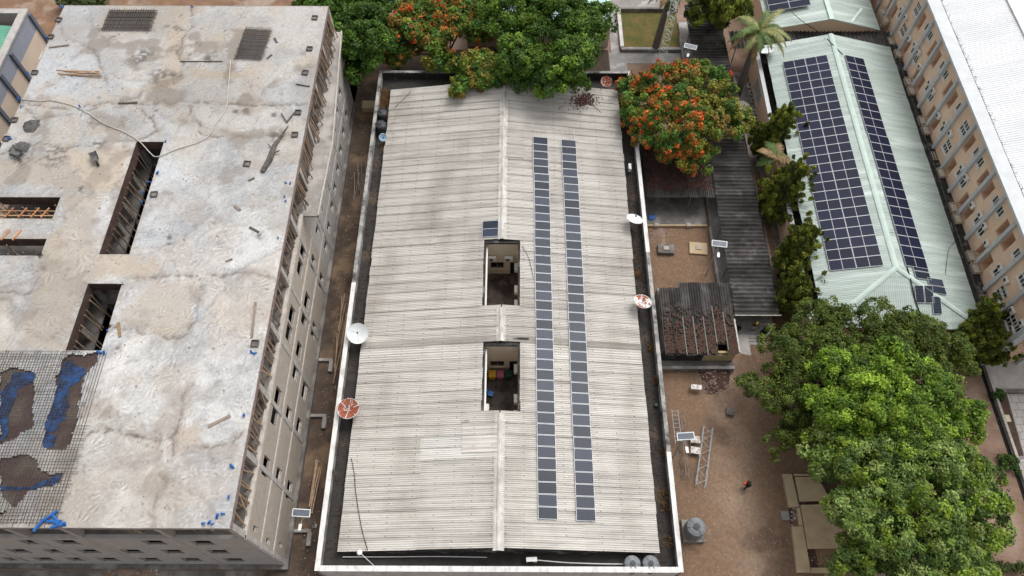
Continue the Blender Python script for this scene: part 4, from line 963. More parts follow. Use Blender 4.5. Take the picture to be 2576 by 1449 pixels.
tank('big grey water tank on concrete plinth in the dirt yard', 16.15, 14.55, .5, .84, 1.65, m_tankg)
def lamp(label, px, py, z, rz, tilt=R(12)):
    c = at(px, py, z); t = thing('street_lamp', label, 'street lamp', (c.x, c.y, 0), rz, 'solar street lamps')
    b = MB(); b.bar((0, 0, 0), (0, 0, z - .1), .075, 10, .05); part('pole', b, m_steel, t, True)
    b = MB(); b.box(-.16, .16, -.16, .16, .01, .05); part('base_plate', b, m_steel, t, True)
    rot = Euler((tilt, 0, 0)).to_matrix()
    b = MB(); b.cbox((0, 0, z), 1.55, .66, .05, rot); part('panel_frame', b, m_dish, t, True)
    b = MB(); b.cbox(Vector((0, 0, z)) + rot @ Vector((0, 0, .03)), 1.40, .51, .02, rot); part('cells', b, m_cell_g if False else M('lamp cells', (.16,.18,.21), (.11,.125,.15), 5, .3), t, True)
    b = MB(); b.tube([(0, 0, z - .7), (0, -.9, z - .45)], .03, 6); part('arm', b, m_steel, t, True)
    b = MB(); b.cbox((0, -1.1, z - .42), .26, .55, .07); part('lamp_head', b, m_acw, t, True)
lamp('solar street lamp standing between the steel trusses and the hall', 1725, 1097, 6, R(4)); lamp('solar street lamp at the far walkway corner above the flame tree', 1737, 117, 5.2, R(-18))
lamp('solar street lamp in the alley by the unfinished building', 758, 1290, 5, R(-3)); lamp('solar street lamp in the dirt court beside the walkway', 1810, 613, 6.1, R(-8))
# thin antenna pole and things in the front gutter
a = at(905, 1390, 6.5); e = at(945, 1427, 4.3)
t = thing('antenna_pole', 'thin white pole with round white head in the front left gutter', 'antenna', (e.x, e.y, 4.2))
b = MB(); b.bar((0, 0, 0), (a.x - e.x, a.y - e.y, 2.3), .035, 6); part('pole', b, m_white, t, True)
b = MB(); b.lathe([(.001, 0), (.2, .02), (.22, .08), (.12, .16), (.001, .18)], 14, (a.x - e.x, a.y - e.y, 2.3)); part('head', b, m_white, t, True)
p = at(1337, 1411, 4.7); ac_unit('white air conditioner lying in the front gutter of hall', (p.x, p.y + .2, 4.7), R(2), None, 1.05)
p = at(1581, 420, 5.0); ac_unit('white air conditioner standing in the right gutter of hall', (p.x, p.y, 4.65), R(90), None, .9)
b = MB(); b.cbox((0, 0, .1), .35, .3, .2); solo('paint_can', MB().lathe([(.001, 0), (.17, 0), (.17, .3), (.15, .31), (.001, .31)], 14), m_grn, at(1650, 1021, 4.3), 'small green tin lying in the right gutter', 'tin', local=True)
cable('pipe', [at(1352, 1409, 4.9), at(1420, 1415, 4.7), at(1500, 1418, 4.6), at(1568, 1419, 4.6)], .04, m_white, 'thin white pipe running along front gutter to the tanks', 'pipe')
cable('pipe', [at(862, 1401, 4.5), at(960, 1401, 4.5), at(1100, 1400, 4.5), at(1225, 1402, 4.5)], .035, m_white, 'thin pale pipe along the left half of front gutter', 'pipe')
cable('cable', [(x, y, hz(x) + .08) for x, y in [tuple(at(*q, 5.4)[:2]) for q in ((882, 1150), (890, 1190), (893, 1230), (902, 1290), (912, 1340), (925, 1384))]], .03, m_cable, 'black cable trailing over the near left part of hall roof', 'cable')
cable('cable', [at(1290, 1383, 6.4), at(1320, 1400, 5.2), at(1340, 1409, 5), at(1380, 1425, 4.7), at(1422, 1436, 4.6)], .025, m_cable, 'thin dark cable dropping from the ridge end into front gutter', 'cable')
cable('cable', [(x, y, hz(x) + .09) for x, y in [tuple(at(*q, 6.3)[:2]) for q in ((1312, 620), (1330, 650), (1342, 700))]], .022, m_cable, 'thin cable from the upper light well to the solar panels', 'cable')
b = MB(); b.cbox((0, 0, 0), .35, 1.0, .1)
a = at(1310, 851, 6.5); solo('dark_tear_strip', MB().cbox((0, 0, 0), 1.5, .16, .05), m_grime, (a.x, a.y, hz(a.x) + .07), 'black strip standing in for the dark tear above the lower light well', 'flashing', local=True)  # flat black strip paints the darkness of a hole in the roof
b = MB(); b.cbox((0, 0, .2), .3, .3, .4)
# ------------------------------------------------------------------ walkway roofs
def roof_rows(t, x0, x1, y0, y1, along, n, m, zf, amp=.05, nc=3, loc=None):
    """row of profiled sheets; ribs run along x ('X') or y ('Y')"""
    for k in range(n):
        if along == 'X':
            w_ = (y1 - y0) / n; me = sheet_mesh('roof_sheet', x0, x1, w_ + .03, nc, amp, lambda x: 0.0, m, trap=True)
            o = link('roof_sheet', me, t, (rnd.uniform(-.05, .05), y0 + k * w_, zf(0) + (k % 2) * .03 + rnd.uniform(0, .05)), (rnd.uniform(-.02, .02), rnd.uniform(-.006, .006), 0))
        else:
            w_ = (x1 - x0) / n; me = sheet_mesh('roof_sheet', 0, y1 - y0, w_ + .03, nc, amp, lambda x: 0.0, m, trap=True)
            me.transform(Matrix(((0, 1, 0, 0), (1, 0, 0, 0), (0, 0, 1, 0), (0, 0, 0, 1)))); me.flip_normals()
            link('roof_sheet', me, t, (x0 + k * w_, y0 + rnd.uniform(-.06, .06), zf(0) + (k % 2) * .03 + rnd.uniform(0, .05)), (rnd.uniform(-.006, .006), rnd.uniform(-.02, .02), 0))
wk = thing('walkway', 'long covered walkway with a dark grey ribbed sheet roof between yard and evergreens', 'walkway', (24.6, 58, 0))
roof_rows(wk, 22.3 - 24.6, 26.75 - 24.6, 35.1 - 58, 81 - 58, 'X', 46, m_asb_d, lambda x: 3.0, .085, 2)
for y in range(36, 81, 5):
    for x in (22.45, 26.5):
        b = MB(); b.bar((x, y, .3), (x, y, 2.95), .06, 8); part('post', b, m_conc_d, wk)
b = MB(); b.box(22.0, 26.9, 34.2, 81, 0, .35); part('floor', b, m_path, wk)
for x in (22.4, 24.5, 26.6):
    b = MB(); b.box(x - .04, x + .04, 35.2, 81, 2.80, 2.90); part('purlin', b, m_woodg, wk)
b = MB(); b.box(22.2, 26.9, 34.98, 35.06, 2.95, 3.07); part('fascia', b, m_beam, wk)
b = MB(); b.box(21.75, 22.0, 38.7, 47.4, 0, .75); b.box(21.75, 22.0, 56, 78, 0, .7); part('low_wall', b, m_path, wk)
# ramp, steps and railing at the walkway's near end
b = MB(); b.add([(22.7, 34.2, .35), (24.2, 34.2, .35), (24.2, 31.9, .06), (22.9, 32.2, .06), (22.7, 34.2, 0), (24.2, 34.2, 0), (24.2, 31.9, 0), (22.9, 32.2, 0)], [(0, 3, 2, 1), (3, 7, 6, 2), (0, 4, 7, 3), (1, 2, 6, 5)])
part('ramp', b, m_conc_l, wk)
for k in range(3):
    b = MB(); b.box(24.23, 25.9, 34.19 - .34 * (k + 1), 34.19 - .34 * k, 0, .30 - .09 * k); part('step', b, m_conc_l, wk)
b = MB(); b.tube([(26.6, 35.0, .35), (26.6, 35, 1.3), (26.2, 34.2, 1.3), (25.7, 33.6, 1.0)], .035, 6); b.tube([(26.6, 35, 1.2), (24.7, 35.0, 1.2)], .035, 6); part('railing', b, m_beam, wk)
b = MB(); b.tube([(22.8, 34.0, .3), (23.2, 34.8, 1.5)], .04, 6); part('railing', b, m_steel, wk)
cw = thing('walkway', 'short dark ribbed walkway roof crossing between the two green roofed buildings', 'walkway', (37, 73.4, 0))
roof_rows(cw, 27.0 - 37, 47.2 - 37, 71.9 - 73.4, 75.04 - 73.4, 'Y', 20, m_asb_d, lambda x: 3.95, .085, 2)
for x in range(28, 48, 4):
    b = MB(); b.bar((x, 73.3, 0), (x, 73.3, 3.85), .06, 6); part('post', b, m_conc_d, cw)
sa = thing('shelter', 'dark ribbed shelter roof strewn with red leaves below the right flame tree', 'shelter', (18.5, 53, 0))
roof_rows(sa, 14.7 - 18.5, 22.2 - 18.5, 49.8 - 53, 57.5 - 53, 'Y', 8, m_asb_d, lambda x: 2.9, .05, 4)
for x in (16.0, 19.6):
    b = MB(); b.bar((x, 49.9, .3), (x, 49.9, 2.8), .05, 6); part('post', b, m_conc_d, sa)
    b = MB(); b.box(x - .25, x + .25, 47.6, 48.0, 0, .55); part('footing', b, m_stone, sa)
b = MB(); b.box(14.3, 21.7, 47.9, 58, 0, .35); part('floor', b, m_conc_d, sa)
b = MB(); b.box(14.3, 21.7, 47.72, 47.9, 0, .42); part('kerb', b, m_tan, sa)
b = MB(); b.box(14.6, 22.0, 57.5, 57.7, .35, 2.8); part('back_wall', b, m_conc_d, sa)
sb = thing('shed', 'long dark ribbed shed roof covered in dead leaves, yellow wall at its torn corner', 'shed', (18.3, 34.8, 0))
def shed_sheets():
    n = 7; w_ = (22.1 - 14.9) / n
    for k in range(n):
        far = 38.2 if k < 2 else 38.8
        near = 30.7 if k not in (5,) else 31.9
        if k == 6: near = 31.2
        me = sheet_mesh('roof_sheet', 0, far - near, w_ + .05, 4, .05, lambda x: 0.0, m_asb_d, trap=True)
        me.transform(Matrix(((0, 1, 0, 0), (1, 0, 0, 0), (0, 0, 1, 0), (0, 0, 0, 1)))); me.flip_normals()
        link('roof_sheet', me, sb, (14.9 - 18.3 + k * w_, near - 34.8, 2.75 + (k % 2) * .04), (R(2), rnd.uniform(-.02, .02), 0))
        b = MB(); b.box(14.9 + k * w_ - .06, 14.9 + k * w_ + .05, near, near + 4.2, 2.82, 3.02); part('roof_lap', b, m_asb_d if k in (0, 1) else M('pale lap', (.17,.16,.15), rough=.9), sb)
    b = MB(); b.box(22.05, 22.2, 31.0, 34.6, 2.8, 3.02); part('edge_flashing', b, m_beam, sb)
    # drifts of dead leaves lying between the laps
    b = MB()
    rr = np.random.default_rng(12)
    for k in range(n):
        near = 30.9 if k != 5 else 32.1
        for q in range(170):
            x = 14.9 + k * w_ + rr.uniform(.12, w_ - .1); y = near + abs(rr.normal(0, 1.9)); 
            if y > 36.5: continue
            s = rr.uniform(.12, .3); b.cbox((x, y, 2.90 + .035 * (y - near)), s, s * rr.uniform(.5, 1), .05, Euler((rr.uniform(-.3, .3), rr.uniform(-.3, .3), rr.uniform(0, 3))).to_matrix())
    tag(solo('leaf_litter', b, m_litter, (18.3, 33, 2.9)), 'drifts of dead brown leaves on the near half of shed roof', 'leaves', kind='stuff')
shed_sheets()
b = MB(); facade(b, 'Y', 31.2, .2, 18.9, 22.0, 0, 2.55, [(20.0, 21.2, 1.9, 2.4)]); part('wall', b, m_yelwall, sb)
b = MB(); b.box(14.8, 18.9, 31.1, 31.3, 0, 2.5); part('wall', b, m_grime, sb)
for k in range(7):
    b = MB(); b.box(20.0 + k * .18, 20.06 + k * .18, 31.15, 31.2, 1.9, 2.4); part('grille_bar', b, m_log, sb)
b = MB(); b.box(14.8, 15.0, 31.3, 38.4, 0, 2.6); b.box(21.8, 22.0, 31.3, 38.4, 0, 2.6); b.box(15, 21.8, 38.2, 38.4, 0, 2.6); part('wall', b, m_conc_d, sb)
b = MB(); b.box(14.5, 22.1, 30.2, 31.08, 0, .7); part('ledge', b, m_conc_d, sb)
b = MB(); b.box(14.5, 22.1, 30.15, 30.45, .702, .85); part('ledge_kerb', b, m_path, sb)
# leaves on the shelter roof
b = MB(); rr = np.random.default_rng(2)
for q in range(1500):
    x = rr.uniform(14.8, 22); y = rr.uniform(50.8, 57.3); s = rr.uniform(.08, .2); b.cbox((x, y, 2.99), s, s * .6, .04, Euler((rr.uniform(-.3, .3), 0, rr.uniform(0, 3))).to_matrix())
tag(solo('leaf_litter', b, M('reddish leaf litter', (.15,.045,.035), (.08,.035,.027), 5, .95), (18.5, 54, 2.99)), 'reddish fallen petals and leaves on the shelter roof', 'leaves', kind='stuff')
# ------------------------------------------------------------------ the yard's things
def slab_block(label, px, py, sx, sy, h, m, rz=0, patch=True, group=None):
    p = at(px, py, h); t = thing('concrete_cover', label, 'concrete slab', (p.x, p.y, 0), rz, group)
    b = MB(); b.box(-sx / 2, sx / 2, -sy / 2, sy / 2, .0, h); part('block', b, m, t, True)
    if patch:
        b = MB(); b.box(-.3, .3, -.2, .3, h + .001, h + .09); b.k = 0; part('hatch', b, m_stone, t, True)
slab_block('rough dark concrete cover with stones on top, left of two in the court', 1676, 625, 1.75, 1.15, .55, m_conc_d, R(-4))
slab_block('square concrete cover with a white patched hatch, right of two in court', 1757, 624, 1.95, 1.5, .3, m_tan, R(-5))
slab_block('small square concrete manhole block in the open dirt yard', 1838, 1034, .75, .75, .5, m_conc_d, R(-12), False)
slab_block('flat concrete cover at lower yard edge by the platform', 1976, 1297, .7, .8, .25, m_path, 0, False)
slab_block('small pale square cover on red soil right of trees', 2476, 1161, .75, .6, .12, m_stone, 0, False)
slab_block('small tan square cover near the metal rail at lower right', 2432, 1385, .6, .6, .1, m_tan, 0, False)
slab_block('small yellowish square cover in the planted strip', 2534, 1052, .6, .7, .12, M('yellowish stone', (.50,.46,.30), rough=.9), 0, False)
slab_block('low brown block in the alley beside hall wall near far corner', 929, 262, 1.8, 1.2, .8, m_tan, 0, False)
def truss(label, a, e, wd, m, sides=3, h=None):
    d = e - a; t = thing('truss', label, 'truss', a, math.atan2(d.y, d.x), 'steel mast sections lying in the yard'); Ln = d.length; h = h or wd
    rails = [(-wd / 2, .06), (wd / 2, .06), (0, h)] if sides == 3 else [(-wd / 2, .06), (wd / 2, .06), (-wd / 2, h), (wd / 2, h)]
    for y, z in rails: b = MB(); b.bar((0, y, z), (Ln, y, z), .05, 6); part('chord', b, m, t, True)
    n = int(Ln / (wd * .8)); st = Ln / n
    pairs = [(0, 1), (1, 2), (2, 0)] if sides == 3 else [(0, 1), (1, 3), (3, 2), (2, 0)]
    for i, j in pairs:
        for k in range(n):
            b = MB(); p0, p1 = (rails[i], rails[j]) if k % 2 else (rails[j], rails[i])
            b.bar((k * st, p0[0], p0[1]), ((k + 1) * st, p1[0], p1[1]), .028, 4); part('brace', b, m, t, True)
    return t
truss('long steel lattice section lying clear in the dirt yard', at(1779, 1078), at(1760, 1226), .85, m_steel, 4, .55)
truss('dark lattice section lying nearest the hall wall, upper one', at(1708, 1048), at(1716, 1125), .9, m_rsteel)
truss('rusty lattice section full of leaves nearest hall wall, lower one', at(1714, 1125), at(1722, 1205), .85, m_rsteel)
t = thing('ladder', 'short steel ladder lying on the lattice by the hall wall', 'ladder', at(1702, 1070, .9), 0)
for x in (-.3, .3): b = MB(); b.bar((x, -1.8, 0), (x, 1.6, 0), .035, 6); part('rail', b, m_steel, t, True)
for k in range(8): b = MB(); b.bar((-.3, -1.5 + k * .42, 0), (.3, -1.5 + k * .42, 0), .025, 5); part('rung', b, m_steel, t, True)
def table(label, px, py, rz, s=.9, sy=.65, h=.6):
    t = thing('table', label, 'table', at(px, py, 0), rz, 'small white tables in the yard')
    b = MB(); b.box(-s / 2, s / 2, -sy / 2, sy / 2, h, h + .05); part('table_top', b, M('stained white top', (.68,.65,.61), (.30,.24,.20), 4, .7, lo=.45, hi=.62), t, True)
    for x in (-s / 2 + .05, s / 2 - .05):
        for y in (-sy / 2 + .05, sy / 2 - .05): b = MB(); b.bar((x, y, 0), (x, y, h), .035, 6); part('leg', b, m_white, t, True)
table('small white table beside the truss just under the lamp panel', 1746, 1111, R(-4)); table('small white table leaning by the middle of the truss', 1746, 1138, R(-9))
table('low white table standing before the rubble heap', 1748, 981, R(-6), 1.05, .5, .75)
ch = thing('plastic_chair', 'overturned blue plastic chair by hall wall in the dirt court', 'chair', at(1638, 553, 0), R(8))
b = MB(); b.box(-.32, .32, -.3, .3, .45, .5); part('seat', b, m_blue, ch, True)
for x in (-.27, .27):
    for y in (-.25, .25): b = MB(); b.bar((x, y, .5), (x * 1.15, y * 1.15, .95), .03, 5); part('leg', b, m_blue, ch, True)
b = MB(); b.box(-.3, .3, .28, .33, 0, .45); part('backrest', b, m_blue, ch, True)
heap('rubble_heap', at(1795, 925), 2.0, .5, m_litter, 'heap of pinkish broken rubble and dry leaves below the shed', 'rubble', 200, (.08, .26), 1.3, m_rub_p)
heap('rubble_heap', at(1745, 905), 1.0, .5, m_dirt, 'earth heap with roots against the shed ledge', 'rubble', 50, (.05, .15))
heap('rubble_heap', at(1790, 975), .9, .3, m_litter, 'small scatter of stones below the main rubble heap', 'rubble', 90, (.08, .2), 1, m_rub_p)
heap('rubble_heap', at(1660, 585), 1.5, .12, m_dirt, 'scatter of white chippings by the hall wall in court', 'rubble', 160, (.04, .12), 1.8, m_stone)
heap('rubble_heap', at(2420, 1025), 1.3, .25, m_litter, 'heap of dry leaves and stones on the red path', 'rubble', 90, (.06, .16), 1.2, m_tan)
heap('rubble_heap', at(2500, 1215), 1.3, .15, m_dirt, 'scatter of pale stones on red soil at right', 'rubble', 60, (.06, .16), 1.4, m_litter)
heap('rubble_heap', at(1770, 1345), .8, .05, m_dirt, 'patch of pale mortar crumbs beside big water tank', 'rubble', 60, (.05, .14), 1.1, m_stone)
heap('rubble_heap', at(2010, 1320), .7, .2, m_dirt, 'line of broken stones along the left side of the tan platform', 'rubble', 90, (.06, .2), 3.4, m_stone)
heap('rubble_heap', at(1866, 1238), .6, .05, m_dirt, 'faint crumbs behind the walking person', 'rubble', 14, (.03, .08), 1, m_stone)
b = MB(); b.box(-.03, .03, -.55, .55, 0, .04); solo('white_stick', b, m_white, at(1706, 1400 - 240 + 250, .1) if False else at(1700 + 0, 1350, .1), 'short white stick lying on the yard dirt near big tank', 'stick', local=True, rz=R(15))
b = MB(); b.box(14.3, 16.6, 9.6, 12.2, 0, .06); solo('concrete_apron', b, m_path, (15.4, 11, 0), 'cracked concrete apron beside the hall corner', 'apron')
# stones and rubbish on the yard
b = MB(); r2 = np.random.default_rng(15); b2 = MB()
for k in range(1500):
    x, y = r2.uniform(14.2, 29), r2.uniform(7, 33); s = r2.uniform(.03, .085) if k % 9 else r2.uniform(.09, .17)
    (b if k % 3 else b2).cbox((x, y, .08), s, s * r2.uniform(.5, 1), s * .6, Euler((r2.uniform(-.5, .5), 0, r2.uniform(0, 3))).to_matrix())
for k in range(260):
    x, y = r2.uniform(14.6, 21.6), r2.uniform(38.7, 47.5); s = r2.uniform(.03, .09); b.cbox((x, y, .07), s, s * .7, s * .5, Euler((0, 0, r2.uniform(0, 3))).to_matrix())
for k in range(500):
    x, y = r2.uniform(-19, -16.3), r2.uniform(8, 66); s = r2.uniform(.04, .15); b2.cbox((x, y, .05), s, s * .7, s * .5, Euler((0, 0, r2.uniform(0, 3))).to_matrix())
for k in range(500):
    x, y = r2.uniform(40, 47.5), r2.uniform(8, 31); s = r2.uniform(.03, .1); b2.cbox((x, y, .03), s, s * .7, s * .5, Euler((0, 0, r2.uniform(0, 3))).to_matrix())
tag(solo('pebbles', b, m_stone, (21, 20, 0)), 'pale pebbles and scraps strewn over the dirt yard', 'pebbles', kind='stuff'); tag(solo('pebbles', b2, m_rub_p, (21, 20, 0)), 'brown clods strewn over the dirt yard', 'clods', kind='stuff')
# tan platform with drains cut in it
pl = thing('platform', 'low tan concrete platform with earth channels beside the big trees', 'platform', (27.5, 15, 0))
P4 = lambda L, z=.4: [tuple(at(x, y, z)[:2]) for x, y in L]
for k, L in enumerate(([(1969, 1192), (1992, 1192), (2010, 1275), (1985, 1275)], [(2005, 1277), (2012, 1277), (2020, 1322), (2010, 1322)], [(1992, 1324), (2020, 1324), (2040, 1440), (2005, 1440)], [(2041, 1428), (2130, 1428), (2130, 1441), (2041, 1441)],
                         [(1998, 1192), (2100, 1192), (2104, 1197), (1998, 1197)], [(2000, 1200), (2056, 1199), (2090, 1259), (2012, 1261)], [(2014, 1270), (2110, 1268), (2130, 1378), (2032, 1380)])):
    b = MB(); b.prism(P4(L)[::-1], 0, .4 if k != 5 else .38); part('slab', b, m_tan, pl)
b = MB(); b.prism(P4([(1970, 1191), (2140, 1191), (2140, 1441), (2006, 1441)], .05)[::-1], 0, .08); part('channel', b, m_litter, pl)
# drain, kerbs, paving at the right
b = MB(); b.box(47.35, 47.6, 10, 31.2, 0, .5); solo('drain_wall', b, m_conc, (47.5, 20, 0), 'long low concrete drain wall along the red path at right', 'wall')
b = MB(); b.box(47.0, 47.34, 10, 31.2, 0, .02); solo('drain', b, m_dark, (47.2, 20, 0), kind='structure')
b = MB(); b.box(47.6, 70, 28.3, 31.2, 0, .3); solo('apron', b, m_conc_l, (55, 29.5, 0), kind='structure')
b = MB(); b.box(47.7, 70, 27.9, 28.28, 0, .45); solo('drain_wall', b, m_conc_d, (55, 28, 0), 'dark concrete kerb wall across the foot of peach building', 'wall')
b = MB(); b.box(47.62, 75, 4, 27.88, 0, .05); solo('paving', b, m_pave, (55, 16, 0), kind='structure')
bed = P4([(2500, 985), (2530, 985), (2576, 1150), (2550, 1150)], .1)
b = MB(); b.prism(bed[::-1], 0, .10); solo('flower_bed', b, m_litter, (50, 22, 0), kind='structure')
t = thing('bed_kerb', 'thin concrete kerb round the planted strip at right', 'kerb', (50, 22, 0))
for (x0, y0_), (x1, y1_) in zip(bed, bed[1:] + bed[:1]):
    b = MB(); b.bar((x0, y0_, .14), (x1, y1_, .14), .09, 4); part('kerb_stone', b, m_conc, t)
# far court: lawn, low walls, paths
b = MB(); b.box(14.4, 22.0, 76.1, 83.2, 0, .05); solo('lawn', b, m_grass, (18, 79, 0), kind='structure')
for x0, x1, y0, y1, h, m, lab in ((14.0, 22.2, 75.6, 76.05, .5, m_path, 'mottled low wall along the near side of small lawn'), (13.9, 14.35, 76.06, 83.3, .6, m_plaster, 'pale low wall along left side of small lawn'), (14.0, 22.2, 83.3, 83.6, .6, m_conc_d, 'dark low wall along far side of small lawn')):
    b = MB(); b.box(x0, x1, y0, y1, 0, h); solo('low_wall', b, m, ((x0 + x1) / 2, (y0 + y1) / 2, 0), lab, 'wall')
for x0, x1, y0, y1, z in ((12.7, 13.8, 74.8, 84, .06), (12.4, 14.6, 67, 73.5, .06), (12.4, 22.2, 73.5, 75.5, .05), (10, 22.2, 83.7, 87, .07)):
    b = MB(); b.box(x0, x1, y0, y1, 0, z); solo('path', b, m_path, (x0, y0, 0), kind='structure')
# dark planting and clutter strip by the palm
b = MB(); b.box(27.2, 29.6, 34, 72, 0, .04); solo('side_path', b, m_conc_d, (28, 50, 0), kind='structure')
b = MB(); b.box(27.9, 28.15, 40, 71, .041, .4); solo('low_wall', b, m_rsteel, (28, 55, 0), 'long low rusty brown kerb between walkway and green roofed building', 'wall')
G = 'square drain covers by the palm'
for k in range(5):
    p = at(1880 + 4 * k, 215 + 19 * k, .1); t = thing('drain_cover', 'square concrete drain cover in the row right of palm trunk', 'drain cover', (p.x + .3, p.y, .04), 0, G)
    b = MB(); b.box(-.42, .42, -.5, .5, 0, .12); part('block', b, m_path, t, True); b = MB(); b.lathe([(.14, .121), (.14, .17), (.001, .171)], 8); part('lid', b, m_grime, t, True)
# lattice mast
def mast():
    base = at(1655, 180, 0); t = thing('lattice_mast', 'tall thin white lattice mast rising beside the flame tree and lawn', 'mast', base, R(15)); Hh = 17.0; w0, w1 = 1.15, .8
    V = [(-.5, -.29), (.5, -.29), (0, .58)]
    for vx, vy in V: b = MB(); b.bar((vx * w0, vy * w0, 0), (vx * w1, vy * w1, Hh), .042, 5); part('leg', b, m_white, t, True)
    n = 16; q = lambda i, z: (V[i][0] * (w0 + (w1 - w0) * z / Hh), V[i][1] * (w0 + (w1 - w0) * z / Hh), z)
    for k in range(n):
        z0, z1 = Hh * k / n, Hh * (k + 1) / n
        for i in range(3):
            j = (i + 1) % 3; a_, c_ = (i, j) if k % 2 else (j, i)
            b = MB(); b.bar(q(a_, z0), q(c_, z1), .019, 4); b.bar(q(i, z1), q(j, z1), .018, 4); part('brace', b, m_white, t, True)
    for z in (9.2, 11.2): b = MB(); b.cbox((-.4, 0, z), .16, .1, .45); part('antenna', b, m_white, t, True)
mast()
# hall-side weeds and litter in the gutters
def weeds(name, spots, label, m, n=50, h=.5):
    for k, (x, y, z, r) in enumerate(spots):
        b = MB(); rr = np.random.default_rng(int(x * 100) & 65535)
        for q in range(n):
            a = rr.uniform(0, 6.28); d = r * math.sqrt(rr.uniform(0, 1)); l = h * rr.uniform(.5, 1.2); dx, dy = rr.normal(0, .3, 2)
            p0 = Vector((d * math.cos(a), d * math.sin(a), 0)); p1 = p0 + Vector((dx * l, dy * l, l)); s = Vector((.025, .02, 0)); b.add([p0 - s, p0 + s, p1], [(0, 1, 2)])
        solo('dry_weeds', b, m, (x, y, z), label, 'weeds', 'tufts of dry weeds in the hall gutters', local=True)
G1 = [tuple(at(x, y, 4.3)[:2]) + (4.25, r) for x, y, r in ((1640, 880, .5), (1650, 960, .4), (1668, 1245, .55), (1672, 1275, .5), (1678, 1365, .6), (1590, 660, .4), (1602, 690, .4), (1672, 1140, .4), (1588, 630, .35))]
weeds('dry_weeds', G1, 'dry orange grass tuft growing in the black right gutter', m_dry, 90, .6)
G2 = [tuple(at(x, y, 4.3)[:2]) + (4.25, r) for x, y, r in ((968, 240, .8), (966, 262, .7), (978, 300, .35), (973, 385, .4))]
weeds('dry_weeds', G2, 'dry orange grass tuft growing in far end of the left gutter', m_dry, 140, .9)
b = MB(); rr = np.random.default_rng(22)
for q in range(1800):
    side = rr.random()
    if side < .55: x, y = rr.uniform(11.9, 13.4), rr.uniform(38, 64)
    elif side < .8: x, y = rr.uniform(-15.6, -14.6), rr.uniform(11, 63)
    else: x, y = rr.uniform(12, 13.4), rr.uniform(11, 38)
    s = rr.uniform(.05, .16); b.cbox((x, y, 4.30), s, s * .6, .04, Euler((rr.uniform(-.3, .3), 0, rr.uniform(0, 3))).to_matrix())
tag(solo('leaf_litter', b, m_litter, (0, 38, 4.3)), 'brown leaf litter lying in the hall gutters', 'leaves', kind='stuff')
def lw(k):
    p = at(1470 + k * 0, 255, 5.6); return p
b = MB(); rr = np.random.default_rng(9)
c = at(1468, 250, 5.6)
for q in range(520):
    dx, dy = rr.normal(0, .75), rr.normal(0, .6); x = c.x + dx + .5 * dy; y = c.y + dy; s = rr.uniform(.06, .17); b.cbox((x, y, hz(x) + .07), s, s * .6, .04, Euler((rr.uniform(-.3, .3), 0, rr.uniform(0, 3))).to_matrix())
tag(solo('leaf_litter', b, M('maroon leaves', (.05,.018,.017), rough=.95), c), 'dark maroon dead leaves lying on the far right of hall roof', 'leaves', kind='stuff')
e = at(1512, 281, 5.5); pole((c.x + .6, c.y - .1, hz(c.x + .6) + .12), (e.x, e.y, hz(e.x) + .12), 'dark fallen branch on far right of the hall roof', 'fallen branch', pole_mesh2, 'branch', 'branch', .7)
a = at(985 + 48, 232, 5.3); e = at(992, 270, 5.3); pole((a.x, a.y, hz(a.x) + .1), (e.x, e.y, hz(e.x) + .1), 'thin dark rod lying on the far left corner of hall roof', 'rod', pole_mesh2, 'rod', 'rod', .5)
# scrap poles in the alley
for k in range(11):
    y = 33 + rnd.uniform(-3, 3.5); x = -17.6 + rnd.uniform(-.5, .5)
    pole((x, y - 2, .1 + .05 * k), (x + rnd.uniform(-.3, .6), y + 2.2, .3 + .08 * k), 'long brown pole in the heap leaning in the alley', 'poles heaped in the alley', pole_mesh, 'bamboo_pole', 'pole')
for k in range(8):
    y = 18.5 + rnd.uniform(-.5, .5); x = -18.1 + rnd.uniform(-.3, .3)
    pole((x - .2, y - 2.2, .1 + .05 * k), (x + rnd.uniform(-.1, .5), y + 1.8, .9 + .1 * k), 'pale brown pole leaning in the near alley bundle', 'pole bundle in the near alley', pole_mesh, 'bamboo_pole', 'pole')
for k in range(9):
    x = -17.9 + rnd.uniform(-.6, .8); y = 53 + rnd.uniform(-3, 2)
    pole((x, y, .1), (x + rnd.uniform(-.4, .9), y + rnd.uniform(1.5, 4), rnd.uniform(.2, 1.5)), 'grey pole tossed in the far alley', 'poles in the far alley', pole_mesh2, 'bamboo_pole', 'pole')
for px, py in ((755, 1335), (795, 1045), (812, 905)):
    p = at(px, py, .3); t = thing('kerb_trough', 'L shaped concrete trough in the alley ' + {755: 'below the lamp', 795: 'beside the rusty dish', 812: 'by the upper pole heap'}[px], 'trough', (p.x, p.y, 0))
    b = MB(); b.box(-1.2, 1.0, -.14, .14, 0, .35); part('arm', b, m_path, t, True); b = MB(); b.box(.7, 1.1, -1.3, -.141, 0, .4); part('arm', b, m_path, t, True)
